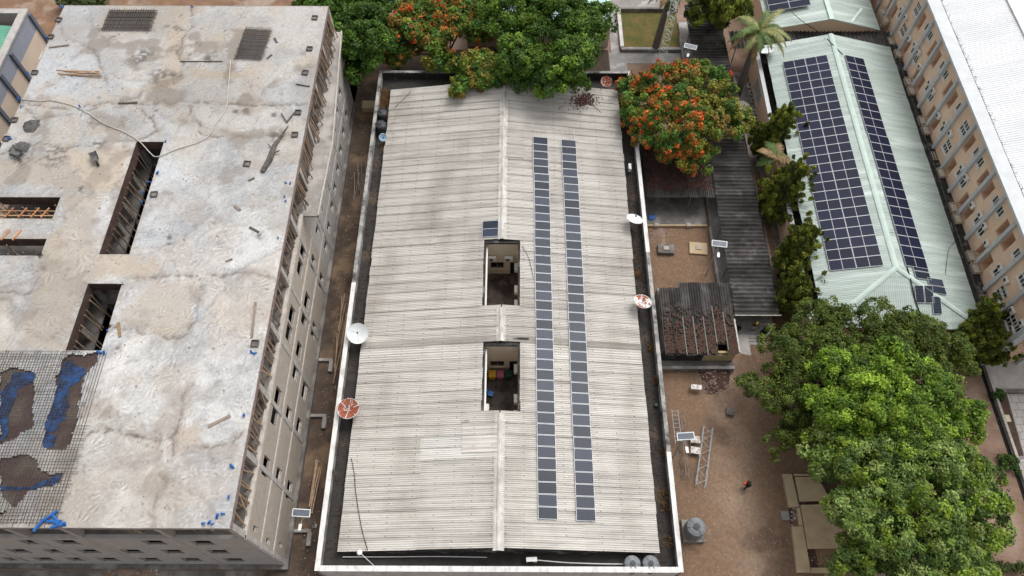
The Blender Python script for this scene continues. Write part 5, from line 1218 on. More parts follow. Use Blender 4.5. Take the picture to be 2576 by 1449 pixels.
# ------------------------------------------------------------------ green roofed building
def gable_roof(t, x0, x1, xr, y0, y1, ze, zr, rows, m, amp=.022, nc=5, off=(0, 0)):
    """sheets as parts, ribs from ridge to eave; coordinates local to t"""
    w_ = (y1 - y0) / rows; zl = lambda x: ze + (zr - ze) * (x - x0) / (xr - x0); zrr = lambda x: ze + (zr - ze) * (x1 - x) / (x1 - xr)
    ml = sheet_mesh('roof_sheet', x0, xr, w_ + .02, nc, amp, zl, m); mr = sheet_mesh('roof_sheet', xr, x1, w_ + .02, nc, amp, zrr, m)
    for k in range(rows):
        for me in (ml, mr): link('roof_sheet', me, t, (rnd.uniform(-.03, .03), y0 + k * w_, rnd.uniform(0, .012)))
def green_building():
    cx, cy = 38.1, 53.0
    t = thing('green_roofed_building', 'long building with a pale green metal roof carrying two big solar arrays', 'building', (cx, cy, 0), R(-.9))
    X0, X1, XR = 30.6 - cx, 46.1 - cx, 0.0; ze, zr = 4.4, 6.3; Y1 = 71.9 - cy; YH = 38.7 - cy; YE = 32.9 - cy
    gable_roof(t, X0, X1, XR, YH, Y1, ze, zr, 34, m_green)
    # hipped near end: tapered sheets, then ribbed sheets running to the eave
    b_ = None
    def zl(x): return ze + (zr - ze) * (x - X0) / (XR - X0)
    def zrr(x): return ze + (zr - ze) * (X1 - x) / (X1 - XR)
    n = 6
    for side in (0, 1):
        for k in range(n):
            ya, yb = YE + (YH - YE) * k / n, YE + (YH - YE) * (k + 1) / n; ns = 5 * 8; b = MB(); vs = []
            for i in range(ns + 1):
                y = ya + (yb - ya) * i / ns; f = (y - YE) / (YH - YE); dz = .022 * math.cos(2 * math.pi * 5 * i / ns)
                xa = X0 if side == 0 else X1; xb = xa + (XR - xa) * f
                zf = zl if side == 0 else zrr
                vs += [(xa, y, zf(xa) + dz), (xb, y, zf(xb) + dz)]
            b.add(vs, [(2 * i, 2 * i + 1, 2 * i + 3, 2 * i + 2) if side == 0 else (2 * i + 1, 2 * i, 2 * i + 2, 2 * i + 3) for i in range(ns)]); part('roof_sheet', b, m_green, t, True, True)
    n = 15
    for k in range(n):
        xa, xb = X0 + (X1 - X0) * k / n, X0 + (X1 - X0) * (k + 1) / n; ns = 5 * 8; b = MB(); vs = []
        for i in range(ns + 1):
            x = xa + (xb - xa) * i / ns; dz = .022 * math.cos(2 * math.pi * 5 * i / ns)
            f = (x - X0) / (XR - X0) if x < XR else (X1 - x) / (X1 - XR); yt = YE + (YH - YE) * f
            vs += [(x, YE, ze + dz), (x, yt, ze + (zr - ze) * f + dz)]
        b.add(vs, [(2 * i + 2, 2 * i + 3, 2 * i + 1, 2 * i) for i in range(ns)]); part('roof_sheet', b, m_green, t, True, True)
    def cap(p0, p1, w_=.3):
        p0 = Vector(p0); p1 = Vector(p1); d = (p1 - p0).normalized(); s = Vector((-d.y, d.x, 0)).normalized(); b = MB(); vs = []
        for p in (p0, p1):
            for u, z in ((-w_, -.02), (-w_ * .35, .07), (0, .10), (w_ * .35, .07), (w_, -.02)): vs.append(p + s * u + Vector((0, 0, z)))
        b.add(vs, [(i + 1, i, i + 5, i + 6) for i in range(4)]); part('ridge_cap', b, m_greend, t, True)
    L = (Y1 - YH) / 6
    for k in range(6): cap((XR, YH + k * L, zr + .02 + (k % 2) * .012), (XR, YH + (k + 1) * L + .05, zr + .02 + (k % 2) * .012))
    cap((XR, YH, zr + .03), (X0, YE, ze + .05), .26); cap((XR, YH, zr + .03), (X1, YE, ze + .05), .26)
    b = MB(); b.box(X0, X1, Y1 - .06, Y1 + .08, ze - .3, ze); b.add([(X0, Y1 + .04, ze), (X1, Y1 + .04, ze), (XR, Y1 + .04, zr)], [(0, 2, 1)]); part('verge', b, m_greend, t, True)
    # walls and box gutters
    gx = 29.9 - cx
    b = MB(); ops = [(u, u + 3.4, .8, 3.0) for u in (-12.5, -4.6, 3.6, 11.9)]; facade(b, 'X', gx, .3, YE + .3, Y1 + .6, 0, 3.55, ops); part('wall', b, m_peach, t, True)
    for u0, u1, a, e in ops:
        b = MB(); b.box(gx - .2, gx - .1, u0, u1, a, a + .12); b.box(gx - .2, gx - .1, u0, u1, e - .12, e)
        for yy in (u0, (u0 + u1) / 2 - .06, u1 - .12): b.box(gx - .201, gx - .099, yy, yy + .12, a + .12, e - .12)
        wn = part('window', b, m_frame, t, True)
        for k in range(10):
            b = MB(); b.cbox((gx - .06, (u0 + u1) / 2, a + .2 + k * .2), .02, u1 - u0, .12, Euler((0, R(30), 0)).to_matrix()); part('louvre', b, m_steel, wn, True)
    b = MB(); b.box(gx - .25, gx + .22, YE + .2, Y1 + .7, 3.551, 3.68); part('coping', b, m_coping, t, True)
    b = MB(); b.box(gx + .16, X0 + .6, YE + .3, Y1 + .6, 0, 3.1); b.box(X1 - .3, X1 + 1.5, YE + .3, Y1 + .6, 0, 4.2); part('gutter', b, m_grime, t, True)
    b = MB(); b.box(X1 + .45, X1 + .62, YE + .3, Y1 + .6, 4.201, 4.42); part('gutter_lip', b, m_grimew if False else M('mossy lip', (.10,.095,.09), (.03,.029,.028), 2.5, .95, bump=.5), t, True)
    b = MB(); b.box(X0 + .6, X1 - .6, YE + .5, YE + .7, 0, 4.2); part('end_wall', b, m_peach, t, True); b = MB(); b.box(X0 + .6, X1 - .6, Y1 - .3, Y1 - .1, 0, 4.2); part('end_wall', b, m_peach, t, True)
    # arrays
    def arr(lab, ax, ay, cols, rows, pw, ph, mid, group='solar arrays on the pale green roofs'):
        f, g = panel_mesh(pw, ph, m_cell_g, .03, .04)
        left = ax < 0; sl = math.atan((zr - ze) / (-X0 if left else X1)); zf = zl if left else zrr
        a = thing('solar_array', lab, 'solar panels', t.matrix_basis @ Vector((ax, ay, zf(ax) + .14)), t.rotation_euler.z, group)
        for r_ in range(rows):
            for c in range(cols):
                u = c * (pw + .03)
                sx = 0.0 if not (not left and r_ < 14) else .06
                p = link('panel', f, a, (u * math.cos(sl) + sx, r_ * (ph + .02), (1 if left else -1) * u * math.sin(sl)), (0, -sl if left else sl, 0)); link('cells', g, p)
                if mid:
                    b = bpy.data.meshes.get('mid_bar')
                    if b is None: b = MB().box(pw / 2 - .02, pw / 2 + .02, .03, ph - .03, .03, .042).mesh('mid_bar', m_alu)
                    link('mid_bar', b, p)
        return a
    arr('wide solar array of paired columns on the left slope of the green roof', -5.95, -14.0, 2, 24, 2.48, 1.21, True)
    arr('narrow single column solar array on the right slope of green roof', 1.0, -14.0, 1, 24, 2.55, 1.21, True)
    for lab, px, py, n, w_, h_ in (('pair of small solar panels just below the narrow array on the green roof', 2297, 707, 2, 1.75, .85), ('second pair of small solar panels nearer the right eave of green roof', 2340, 740, 2, 1.75, .85)):
        p = at(px, py, 5.4); q = t.matrix_basis.inverted() @ Vector((p.x, p.y, 0)); f, g = panel_mesh(w_, h_, m_cell, .03, .04); sl = math.atan((zr - ze) / X1)
        a = thing('solar_array', lab, 'solar panels', (p.x, p.y, zrr(q.x) + .12), t.rotation_euler.z, 'small solar panels on the green roof')
        for k in range(n): pp = link('panel', f, a, (0, k * (h_ + .06), 0), (0, sl, 0)); link('cells', g, pp)
    for lab, px, py, n in (('pair of upright solar panels on the hipped end of the green roof', 2302, 764, 2), ('single upright solar panel on hipped end near the hip line', 2350, 788, 1)):
        p = at(px, py, 5.1); q = t.matrix_basis.inverted() @ Vector((p.x, p.y, 0)); f, g = panel_mesh(.85, 1.75, m_cell, .03, .04); slh = math.atan((zr - ze) / (YH - YE))
        a = thing('solar_array', lab, 'solar panels', (p.x, p.y, ze + (zr - ze) * (q.y - YE) / (YH - YE) + .1), t.rotation_euler.z, 'small solar panels on the green roof')
        for k in range(n): pp = link('panel', f, a, (k * .92, 0, 0), (slh, 0, 0)); link('cells', g, pp)
    def onroof(L, dz=.1):
        out = []
        for px, py in L:
            p = at(px, py, 5.2)
            for _ in range(4):
                q = t.matrix_basis.inverted() @ p; z = zl(q.x) if q.x < 0 else zrr(q.x)
                if q.y < YH: z = min(z, ze + (zr - ze) * (q.y - YE) / (YH - YE))
                p = at(px, py, z + dz)
            out.append(p)
        return out
    cable('cable', onroof([(2282, 672), (2291, 705), (2300, 745), (2315, 790), (2325, 812)]), .06, m_cable, 'thick black cable running down the hipped end of green roof', 'cable')
    cable('cable', [at(2080, 97, 6.6)] + onroof([(2098, 115), (2120, 137)]), .05, m_cable, 'black cable crossing from the ridge end to the narrow solar array', 'cable')
    cable('cable', onroof([(2430, 560), (2400, 610), (2386, 630), (2378, 690)]), .022, m_cable, 'thin dark wire across the right slope of green roof', 'cable')
    cable('cable', onroof([(2155, 344), (2180, 347), (2195, 350)]), .03, m_greend, 'thin grey conduit over the ridge between the arrays, farther', 'conduit')
    cable('cable', onroof([(2226, 586), (2250, 583), (2270, 587)]), .03, m_greend, 'thin grey conduit over the ridge between the arrays, nearer', 'conduit')
    # second green building beyond
    t2 = thing('green_roofed_building', 'second pale green roofed building cut off by the top edge of the photo', 'building', (38.8, 85, 0), 0)
    gable_roof(t2, 31.7 - 38.8, 45.9 - 38.8, .4, -10.2, 16, ze, 6.1, 24, m_green)
    b = MB(); b.box(-6.6, 6.6, -9.9, -9.7, 0, ze - .05); b.add([(-6.6, -9.9, ze - .05), (6.6, -9.9, ze - .05), (.4, -9.9, 6.0)], [(0, 1, 2)]); part('gable_wall', b, m_peach_d, t2, True)
    b = MB(); b.box(-6.6, -6.4, -9.8, 16, 0, ze - .05); b.box(6.4, 6.6, -9.8, 16, 0, ze - .05); part('wall', b, m_peach_d, t2, True)
    b = MB(); b.box(.4 - .3, .4 + .3, -10.25, 16, 6.1, 6.2); part('ridge_cap', b, m_greend, t2, True)
    b = MB(); b.add([(-7.12, -10.26, 4.38), (.4, -10.26, 6.1), (7.12, -10.26, 4.38), (-7.12, -10.26, 4.5), (.4, -10.26, 6.22), (7.12, -10.26, 4.5)], [(0, 1, 4, 3), (1, 2, 5, 4)]); part('verge', b, m_greend, t2, True)
    f, g = panel_mesh(2.48, 1.21, m_cell_g, .03, .04); sl = math.atan((6.1 - ze) / 7.5); p = at(1937, 27, 5.2)
    a = thing('solar_array', 'solar array on the farther green roof at the top edge', 'solar panels', (p.x, p.y, 5.0), 0, 'solar arrays on the pale green roofs')
    for r_ in range(6):
        for c in range(2): pp = link('panel', f, a, (c * 2.51 * math.cos(sl), r_ * 1.23, c * 2.51 * math.sin(sl)), (0, -sl, 0)); link('cells', g, pp)
    cable('cable', [at(1992, 30, 5.6), at(2020, 55, 5.6), at(2058, 80, 4.5), at(2075, 98, 6.2)], .04, m_cable, 'black cable hanging between the two green roofs', 'cable')
    a_ = at(2140, 58, 5.2); e_ = at(2165, 27, 5.2); pole((a_.x, a_.y, 5.35), (e_.x, e_.y, 5.5), 'pale ridge strip lying loose on the farther green roof', 'loose strip', MB().cbox((0, 0, .5), .3, .1, 1).mesh('ridge_strip', m_greend), 'ridge_strip', 'flashing')
green_building()
# pale blue roof behind the trees
t = thing('blue_roofed_building', 'pale blue ribbed roof showing behind the big green tree', 'building', (3, 86, 0))
for k in range(17):
    me = sheet_mesh('roof_sheet', 0, 20, 1.12, 5, .03, lambda x: 4.5 + .03 * x, m_ltblue, 6, trap=True); me.transform(Matrix(((0, 1, 0, 0), (1, 0, 0, 0), (0, 0, 1, 0), (0, 0, 0, 1)))); me.flip_normals()
    link('roof_sheet', me, t, (-6.3 - 3 + k * 1.1, 76.2 - 86, 0))
b = MB(); b.box(-6.2, 12.3, 76.6, 96, 0, 4.4); part('wall', b, m_peach_l, t)
# ------------------------------------------------------------------ tall peach building on the right
PX = 47.5; PZ = 12.0
pb = thing('peach_building', 'tall peach building with grey pilasters, recessed balconies and a white roof', 'building', (55, 62, 0))
def peach():
    ys = [31.25 + 3.08 * k for k in range(22)]; yE = ys[-1]
    kind = {}
    wall = MB(); deep = MB(); opn = []
    big, small, caged, white = [], [], [], []
    # recesses sit either side of every second pilaster
    for k in range(len(ys) - 1):
        a, e = ys[k], ys[k + 1]
        if k in (0, 1): big.append(((a + e) / 2, 6.0)); 
        if k % 6 == 1:
            big += [((a + e) / 2 - .4, 9.6), ((a + e) / 2, 6.2)]; caged.append((e - 1.2, 3.3)); white.append((e - .9, 7.6)); continue
        lo = (k % 2 == 0)
        r0, r1 = (e - 1.25, e - .2) if lo else (a + .2, a + 1.25)
        opn += [(r0, r1, 4.6, 6.6), (r0, r1, 8.3, 10.4)]
        o0 = (a + .35) if lo else (e - .95)
        small += [(o0 + .3, 9.9), (o0 + .3, 6.5)]; white.append((o0 + .3, 7.5)); caged.append((r0 + .5, 3.75)); white.append(((r0 + r1) / 2 + (-.9 if lo else .9) * 0, 6.9)) if k % 4 in (0, 3) else None
    b = MB(); holes = opn + [(y - .45, y + .45, z - .55, z + .55) for y, z in small] + [(y - .65, y + .65, z - .75, z + .75) for y, z in big]
    facade(b, 'X', PX + .12, .24, ys[0], yE, 0, PZ, holes); part('wall', b, m_peach, pb)
    for r0, r1, a, e in opn:
        b = MB(); b.box(PX + 1.2, PX + 1.3, r0 - .1, r1 + .1, a - .1, e + .1); b.box(PX + .25, PX + 1.2, r0 - .1, r0 - .001, a, e); b.box(PX + .25, PX + 1.2, r1 + .001, r1 + .1, a, e); b.box(PX + .25, PX + 1.2, r0, r1, a - .1, a - .001); b.box(PX + .25, PX + 1.2, r0, r1, e + .001, e + .1)
        part('balcony', b, m_peach_d, pb)
    wmesh = {}
    def win(y, z, w_, h, nx, ny):
        key = (w_, h)
        if key not in wmesh:
            b = MB(); f = .07
            b.box(-.03, .12, -w_ / 2, w_ / 2, -h / 2, -h / 2 + f); b.box(-.03, .12, -w_ / 2, w_ / 2, h / 2 - f, h / 2)
            for i in range(nx + 1):
                c = -w_ / 2 + f / 2 + (w_ - f) * i / nx; b.box(-.031, .119, c - f / 2, c + f / 2, -h / 2 + f, h / 2 - f)
            for j in range(1, ny): zc = -h / 2 + h * j / ny; b.box(-.025, .115, -w_ / 2 + f, w_ / 2 - f, zc - .05, zc + .05)
            s_ = MB(); s_.box(-.14, .1, -w_ / 2 - .08, w_ / 2 + .08, -h / 2 - .08, -h / 2 - .004); g_ = MB(); g_.box(.05, .07, -w_ / 2, w_ / 2, -h / 2, h / 2)
            wmesh[key] = (b.mesh('window', m_frame), g_.mesh('pane', m_glass), s_.mesh('sill', m_frame))
        f_, g_, s_ = wmesh[key]; o = link('window', f_, pb, (PX - 55, y - 62, z)); link('pane', g_, o); link('sill', s_, o)
    for y, z in small: win(y, z, .9, 1.1, 2, 1)
    for y, z in big: win(y, z, 1.3, 1.5, 3, 2)
    for y in ys:
        b = MB(); b.box(PX - .32, PX - .002, y - .2, y + .2, 0, PZ - .3); part('pilaster', b, m_pil, pb)
    b = MB(); b.box(PX - .62, PX + .85, ys[0] - .6, yE, PZ + .002, PZ + .28); part('coping', b, m_coping, pb)
    b = MB(); b.box(PX + .24, 75, ys[0] + .002, ys[0] + .3, 0, PZ); part('end_wall', b, m_peach_d, pb)
    b = MB(); b.box(PX - .3, PX + .5, ys[0] - .32, ys[0] - .002, 0, PZ); b.box(PX + 3.2, PX + 3.7, ys[0] - .32, ys[0] - .002, 0, PZ); part('pilaster', b, m_pil, pb)
    for x in (51.9, 55.5):
        b = MB(); b.box(x - .7, x + .7, ys[0] - .05, ys[0] - .002, 1.2, 2.6); o = part('window', b, m_frame, pb); b = MB(); b.box(x - .6, x + .6, ys[0] - .07, ys[0] - .051, 1.3, 2.5); part('pane', b, m_glass, o)
    b = MB(); b.box(PX + .85, PX + 1.35, ys[0], yE, 11.6, 12.02); part('roof_gutter', b, m_grime, pb)
    # white roof
    n = 46; w_ = (yE - ys[0] + 1) / n
    me = sheet_mesh('roof_sheet', 48.6 - 55, 54.6 - 55, w_ + .02, 5, .025, lambda x: 12.05 + (x + 6.4) * .3, m_whiteroof); me2 = sheet_mesh('roof_sheet', 54.6 - 55, 72 - 55, w_ + .02, 5, .025, lambda x: 13.85 - (x + .4) * .1, m_whiteroof)
    for k in range(n):
        for q in (me, me2): link('roof_sheet', q, pb, (0, ys[0] - 62 + k * w_, rnd.uniform(0, .004)))
    b = MB(); b.box(54.3, 54.9, ys[0], yE, 13.86, 13.98); part('ridge_cap', b, m_white, pb)
    # plants sprouting along the roof gutter
    b = MB(); rr = np.random.default_rng(4)
    for q in range(700):
        y = rr.uniform(ys[0], yE); x = PX + 1.05 + rr.normal(0, .18); l = rr.uniform(.1, .4); d = Vector((rr.normal(0, .2), rr.normal(0, .2), l)); p0 = Vector((x, y, 12.02)); b.add([p0 + Vector((-.04, 0, 0)), p0 + Vector((.04, .03, 0)), p0 + d], [(0, 1, 2)])
    tag(solo('roof_weeds', b, m_log, (48.5, 62, 12)), 'dry weeds sprouting along the roof gutter of peach building', 'weeds', kind='stuff')
    # air conditioners: caged ones low down, white ones higher up
    cage = None
    for i, (y, z) in enumerate(caged):
        if y > 90: continue
        if cage is None:
            cage = thing('caged_air_conditioner', '', 'air conditioner', (PX, y, z), R(-90), 'caged air conditioners on the peach wall')
            b = MB(); b.box(-.42, .42, -.62, -.2, .2, .75); part('casing', b, m_acw, cage, True)
            b = MB(); w2, d, h = .55, .85, .95
            for x in np.linspace(-w2, w2, 5):
                for y0 in (-d, -.02): b.cbox((x, y0, h / 2), .045, .045, h)
                b.cbox((x, -d / 2, h), .045, d, .045)
            for yy in np.linspace(-d, -.02, 4):
                for x in (-w2, w2): b.cbox((x, yy, h / 2), .045, .045, h)
                b.cbox((0, yy, h + .002), w2 * 2, .045, .045)
            for z0 in (0, .32, .64): 
                b.cbox((0, -d - .002, z0), w2 * 2, .045, .045)
                for x in (-w2 - .002, w2 + .002): b.cbox((x, -d / 2, z0), .045, d, .045)
            part('cage', b, m_cage, cage, True); t = cage
        else: t = copy_tree(cage); t.location = (PX, y, z)
        t['label'] = 'caged air conditioner low on the peach wall, %s from the front end' % ORD[i]
    j = 0
    for i, (y, z) in enumerate(sorted(white)):
        if y > 92: continue
        ac_unit('bare white air conditioner on the peach wall, %s from the front end' % ORD[i], (PX - .05, y, z - .3), R(-90), 'white air conditioners on the peach wall', .85)
ORD = ['first', 'second', 'third', 'fourth', 'fifth', 'sixth', 'seventh', 'eighth', 'ninth', 'tenth', 'eleventh', 'twelfth', 'thirteenth', 'fourteenth', 'fifteenth', 'sixteenth', 'seventeenth', 'eighteenth', 'nineteenth', 'twentieth'] + ['%dth' % k for k in range(21, 60)]
peach()
# ------------------------------------------------------------------ building at the far left
lb = thing('beige_building', 'beige building with slate pilasters and an emerald roof at far left', 'building', (-62, 60, 0))
def left_building():
    x = -55.9; z = 11.0; b = MB()
    wins = [(67.4, 5.9, 1.3, 1.7), (63.9, 4.6, .8, .8), (62.2, 4.6, .8, .8), (60.3, 4.6, .8, .8), (58.4, 4.6, .8, .8), (54.6, 5.9, 1.3, 1.7), (51.5, 4.6, .8, .8), (49.5, 4.6, .8, .8)]
    facade(b, 'X', x - .15, .3, 40, 70.0, 0, z - 2.2, [(y - w_ / 2, y + w_ / 2, q - h / 2, q + h / 2) for y, q, w_, h in wins]); part('wall', b, m_peach_l, lb)
    b = MB(); b.box(x - .3, x, 40, 70.0, z - 2.199, z); part('band', b, m_blueband, lb)
    b = MB(); b.box(x - 20, x - .3, 69.7, 70.0, 0, z); part('end_wall', b, m_conc_l, lb)
    b = MB(); b.box(x - .75, x + .12, 40, 70.15, z + .002, z + .2); b.box(x - 20, x - .75, 69.4, 70.15, z + .002, z + .2); part('coping', b, m_conc_l, lb)
    for y in (69.75, 63.4, 60.1, 56.8, 53.5, 50.2):
        b = MB(); b.box(x + .002, x + .28, y - .22, y + .22, 0, z - .25); part('pilaster', b, m_pil_b, lb)
    for y, q, w_, h in wins:
        b = MB(); f = .08; b.box(x - .1, x + .06, y - w_ / 2, y + w_ / 2, q - h / 2, q - h / 2 + f); b.box(x - .1, x + .06, y - w_ / 2, y + w_ / 2, q + h / 2 - f, q + h / 2)
        for c in (-w_ / 2 + f / 2, 0, w_ / 2 - f / 2) if w_ > 1 else (-w_ / 2 + f / 2, w_ / 2 - f / 2): b.box(x - .099, x + .059, y + c - f / 2, y + c + f / 2, q - h / 2 + f, q + h / 2 - f)
        o = part('window', b, m_frame, lb); b = MB(); b.box(x - .08, x - .06, y - w_ / 2, y + w_ / 2, q - h / 2, q + h / 2); part('pane', b, m_glass, o)
        if w_ < 1: b = MB(); b.box(x - .05, x + .16, y - w_ / 2 - .1, y + w_ / 2 + .1, q - h / 2 - .1, q - h / 2 - .004); part('sill', b, m_frame, o)
    for k in range(28):
        me = bpy.data.meshes.get('emerald_sheet')
        if me is None: me = sheet_mesh('emerald_sheet', -20, -1.2, 1.02, 4, .035, lambda q: 10.2 + (-q) * .08, m_greenv, 6, trap=True)
        link('roof_sheet', me, lb, (x + 62, 40.2 + k - 60, 0))
    b = MB(); b.box(x - 1.3, x - .76, 40, 69.4, 9.6, 10.1); part('gutter', b, m_grime, lb)
left_building()
# ground clutter by the front of the unfinished building
heap('rubble_heap', at(330, 1440), 2.5, .3, m_dirt, 'mound of earth and planks at the foot of front wall', 'rubble', 80, (.1, .3), .6, m_conc)
sheet_ground('front_ground', [(-52, 2), (-16.1, 2), (-16.1, 11), (-52, 11)], m_conc_d, .016)
# ------------------------------------------------------------------ trees
def leaves_mesh(name, clumps, per, size, colors, m, seed, out=.55, aspect=1.0, updir=.35, droop=0.0):
    """clumps: rows of x,y,z,r,nx,ny,nz ; leaf cards spread over the outer side of every clump"""
    g = np.random.default_rng(seed); C = np.repeat(clumps, per, axis=0); n = len(C)
    d = g.normal(size=(n, 3)) + C[:, 4:7] * out * 1.6; d /= np.linalg.norm(d, axis=1, keepdims=True) + 1e-9
    rad = C[:, 3:4] * g.uniform(.55, 1.05, (n, 1)); P = C[:, :3] + d * rad
    nrm = d * .8 + g.normal(size=(n, 3)) * .55 + np.array([0, 0, updir]); nrm /= np.linalg.norm(nrm, axis=1, keepdims=True)
    a = np.cross(nrm, g.normal(size=(n, 3))); a[:, 2] -= droop; a /= np.linalg.norm(a, axis=1, keepdims=True); bvec = np.cross(nrm, a)
    s = size * g.uniform(.6, 1.35, (n, 1)); A = a * s * aspect; B = bvec * s * .55
    V = np.stack([P - A, P - B * 1.0 + nrm * s * .12, P + A, P + B * 1.0 + nrm * s * .12], 1).reshape(-1, 3)
    me = np_mesh(name, V, np.arange(n * 4).reshape(n, 4), [m])
    cl = colors(g, len(clumps)); base = np.repeat(cl, per, axis=0) * g.uniform(.7, 1.3, (n, 1)) * (1 + g.normal(0, .06, (n, 3)))
    set_col(me, np.repeat(np.clip(base, .002, .9), 4, axis=0)); return me
def clump_cloud(lobes, n, rr, seed, low=-.25, jit=.12):
    """clump centres on the outside of overlapping lobes, dropped where another lobe covers them"""
    g = np.random.default_rng(seed); L0 = np.array([(*p, r) for p, r in lobes], float); sub_ = []
    for l in L0:                                                    # boughs bulging out of every big lobe
        for k in range(int(3 + 2.6 * l[3])):
            d = g.normal(size=3); d[2] = abs(d[2]) * .9 + (0 if g.random() < .7 else -.4); d /= np.linalg.norm(d)
            sub_.append((*(l[:3] + d * l[3] * .74 * np.array([1, 1, .8])), l[3] * g.uniform(.24, .44)))
    L = np.array(sub_) if l[3] > 1.2 else L0; wgt = L[:, 3] ** 2; out = []
    while len(out) < n:
        i = g.choice(len(L), p=wgt / wgt.sum()); d = g.normal(size=3); d /= np.linalg.norm(d)
        if d[2] < low: continue
        r = L[i, 3] * (g.uniform(.78, 1.04) if g.random() < .8 else g.uniform(.35, .8)); p = L[i, :3] + d * r * np.array([1, 1, .78]) + g.normal(0, jit, 3)
        q = L[:, :3] - p; q[:, 2] /= .78
        if np.any((np.linalg.norm(q, axis=1) < L[:, 3] * .72) & (np.arange(len(L)) != i)) and g.random() < .85: continue
        out.append((*p, rr * g.uniform(.65, 1.25), *d))
    return np.array(out)
def greens(*cs, bright=.12):
    C = np.array(cs)
    def f(g, n):
        i = g.integers(0, len(C), n); return C[i] * g.uniform(.72, 1.28, (n, 1))
    return f
def tree(name, label, lobes, base, ncl, per, clr, size, colors, seed, cat='tree', group=None, flowers=None, low=-.25, aspect=1.0, updir=.35, droop=0.0, trunk_r=.28):
    base = Vector(base); t = thing(name, label, cat, base, 0, group)
    Lw = [(Vector(p) - base, r) for p, r in lobes]
    cl = clump_cloud(Lw, ncl, clr, seed, low)
    link('crown', leaves_mesh('crown', cl, per, size, colors, m_leaf, seed, aspect=aspect, updir=updir, droop=droop), t)
    b = MB(); top = sum((p for p, r in Lw), Vector()) / len(Lw); fork = Vector((top.x * .25, top.y * .25, top.z * .45))
    b.bar((0, 0, 0), fork, trunk_r, 9, trunk_r * .72)
    for p, r in Lw:
        mid = fork.lerp(p, .5) + Vector((0, 0, .2)); b.bar(fork, mid, trunk_r * .5, 7, trunk_r * .32); b.bar(mid, p + Vector((0, 0, r * .3)), trunk_r * .32, 6, trunk_r * .1)
    part('trunk', b, m_bark, t, True)
    b = MB(); g = np.random.default_rng(seed + 3)
    for c in cl[:: max(1, len(cl) // 90)]:
        p = Vector(c[:3]); l = min(Lw, key=lambda q: (q[0] - p).length); b.bar(l[0], p, .05, 4, .02)
    part('branches', b, m_bark, t, True, kind='stuff')
    if flowers:
        n, fcl, fper, fsize, sel = flowers; k = np.array([c for c in cl if sel(c)]); g = np.random.default_rng(seed + 9)
        k = k[g.choice(len(k), min(n, len(k)), replace=False)].copy(); k[:, :3] += k[:, 4:7] * k[:, 3:4] * .65; k[:, 3] *= .75
        o = link('blossoms', leaves_mesh('blossoms', k, fper, fsize, fcl, m_petal, seed + 5, out=1.1), t); o['kind'] = 'stuff'
    return t
def LB(*rows): return [(at(x, y, z), r) for x, y, z, r in rows]
NEEM = greens((.07,.145,.018), (.095,.18,.02), (.14,.235,.026), (.05,.11,.018))
NEEM_B = greens((.20,.32,.030), (.27,.40,.042), (.145,.245,.028), (.10,.17,.025))
NEEM_C = greens((.19,.275,.06), (.26,.345,.095), (.135,.21,.04), (.215,.315,.035), (.09,.15,.035))
DARK = greens((.105,.15,.024), (.135,.18,.028), (.078,.115,.021))
FLAME = greens((.10,.21,.030), (.16,.24,.034), (.23,.235,.036), (.07,.155,.030), (.26,.19,.036))
EVER = greens((.15,.19,.028), (.25,.275,.038), (.09,.115,.022))
ORANGE = greens((.58,.12,.025), (.62,.15,.035), (.48,.16,.04), (.62,.095,.03), (.42,.17,.04))
tree('neem_tree', 'huge dense green tree whose crown spills over the far end of hall roof', LB((1390,60,9,4.2),(1300,115,8.5,4.2),(1455,110,8.5,3.6),(1380,150,9.5,4.6),(1250,60,8,3.8),(1350,200,7.6,2.7),(1440,195,7.6,2.5),(1500,55,8,2.4),(1320,15,9,4),(1400,5,8.5,3),(1300,190,7,2.2)), (1.5, 69, 0), 820, 110, .72, .17, NEEM, 11)
tree('flame_tree', 'flame tree with orange blossoms left of the huge green tree', LB((1090,40,7,3.6),(1030,105,6.5,3.0),(1140,95,7,3.2),(1100,135,6,2.2),(1180,40,7,3.2),(1010,60,6,2.5),(1000,140,4.5,2.3),(1060,20,7,3),(975,110,4.5,2)), (-7.5, 72, 0), 700, 75, .70, .2, FLAME, 12, group='flame trees', flowers=(230, ORANGE, 24, .13, lambda c: c[6] > -.1 and vnoise(np.array([c[0] * .35]), np.array([c[1] * .35]), 5)[0] > .42))
tree('flame_tree', 'low flame tree branch mass with orange blossoms overhanging the hall roof', LB((1195,175,6.9,2.4),(1175,215,6.8,1.8),(1240,200,6.8,1.7),(1150,160,6.5,1.4)), (-3.5, 67.2, 0), 300, 75, .62, .19, FLAME, 13, group='flame trees', flowers=(110, ORANGE, 26, .13, lambda c: c[1] > -.6 and c[6] > -.1))
tree('neem_tree', 'bright green tree between the unfinished building and far hall corner', LB((830,40,7.5,4),(895,85,8,4.0),(925,25,7.5,3.6),(905,150,6.5,2.6),(790,5,7,3.2),(895,195,5,1.5),(870,0,7.5,3.6),(940,100,6.6,2.2)), (-15, 72.5, 0), 620, 85, .72, .21, greens((.075,.15,.02), (.10,.19,.024), (.06,.125,.02)), 14)
tree('flame_tree', 'round flame tree covered in orange blossoms right of the hall', LB((1680,240,7,3.6),(1760,230,7.2,3.6),(1700,310,7.6,3.9),(1785,315,6.9,3.5),(1635,275,6.6,2.9),(1715,385,5.6,2.4),(1835,300,5.8,2.2),(1640,340,6,2.2),(1750,395,5.3,1.9),(1590,225,6.2,1.2)), (18.5, 60.5, 0), 540, 100, .62, .155, FLAME, 15, group='flame trees', flowers=(520, ORANGE, 34, .13, lambda c: c[6] > -.15 and (c[0] < 1.2 or c[1] > 1.5) and fbm(np.array([c[0] * .42]), np.array([c[1] * .42]), 2, 25)[0] > .39))
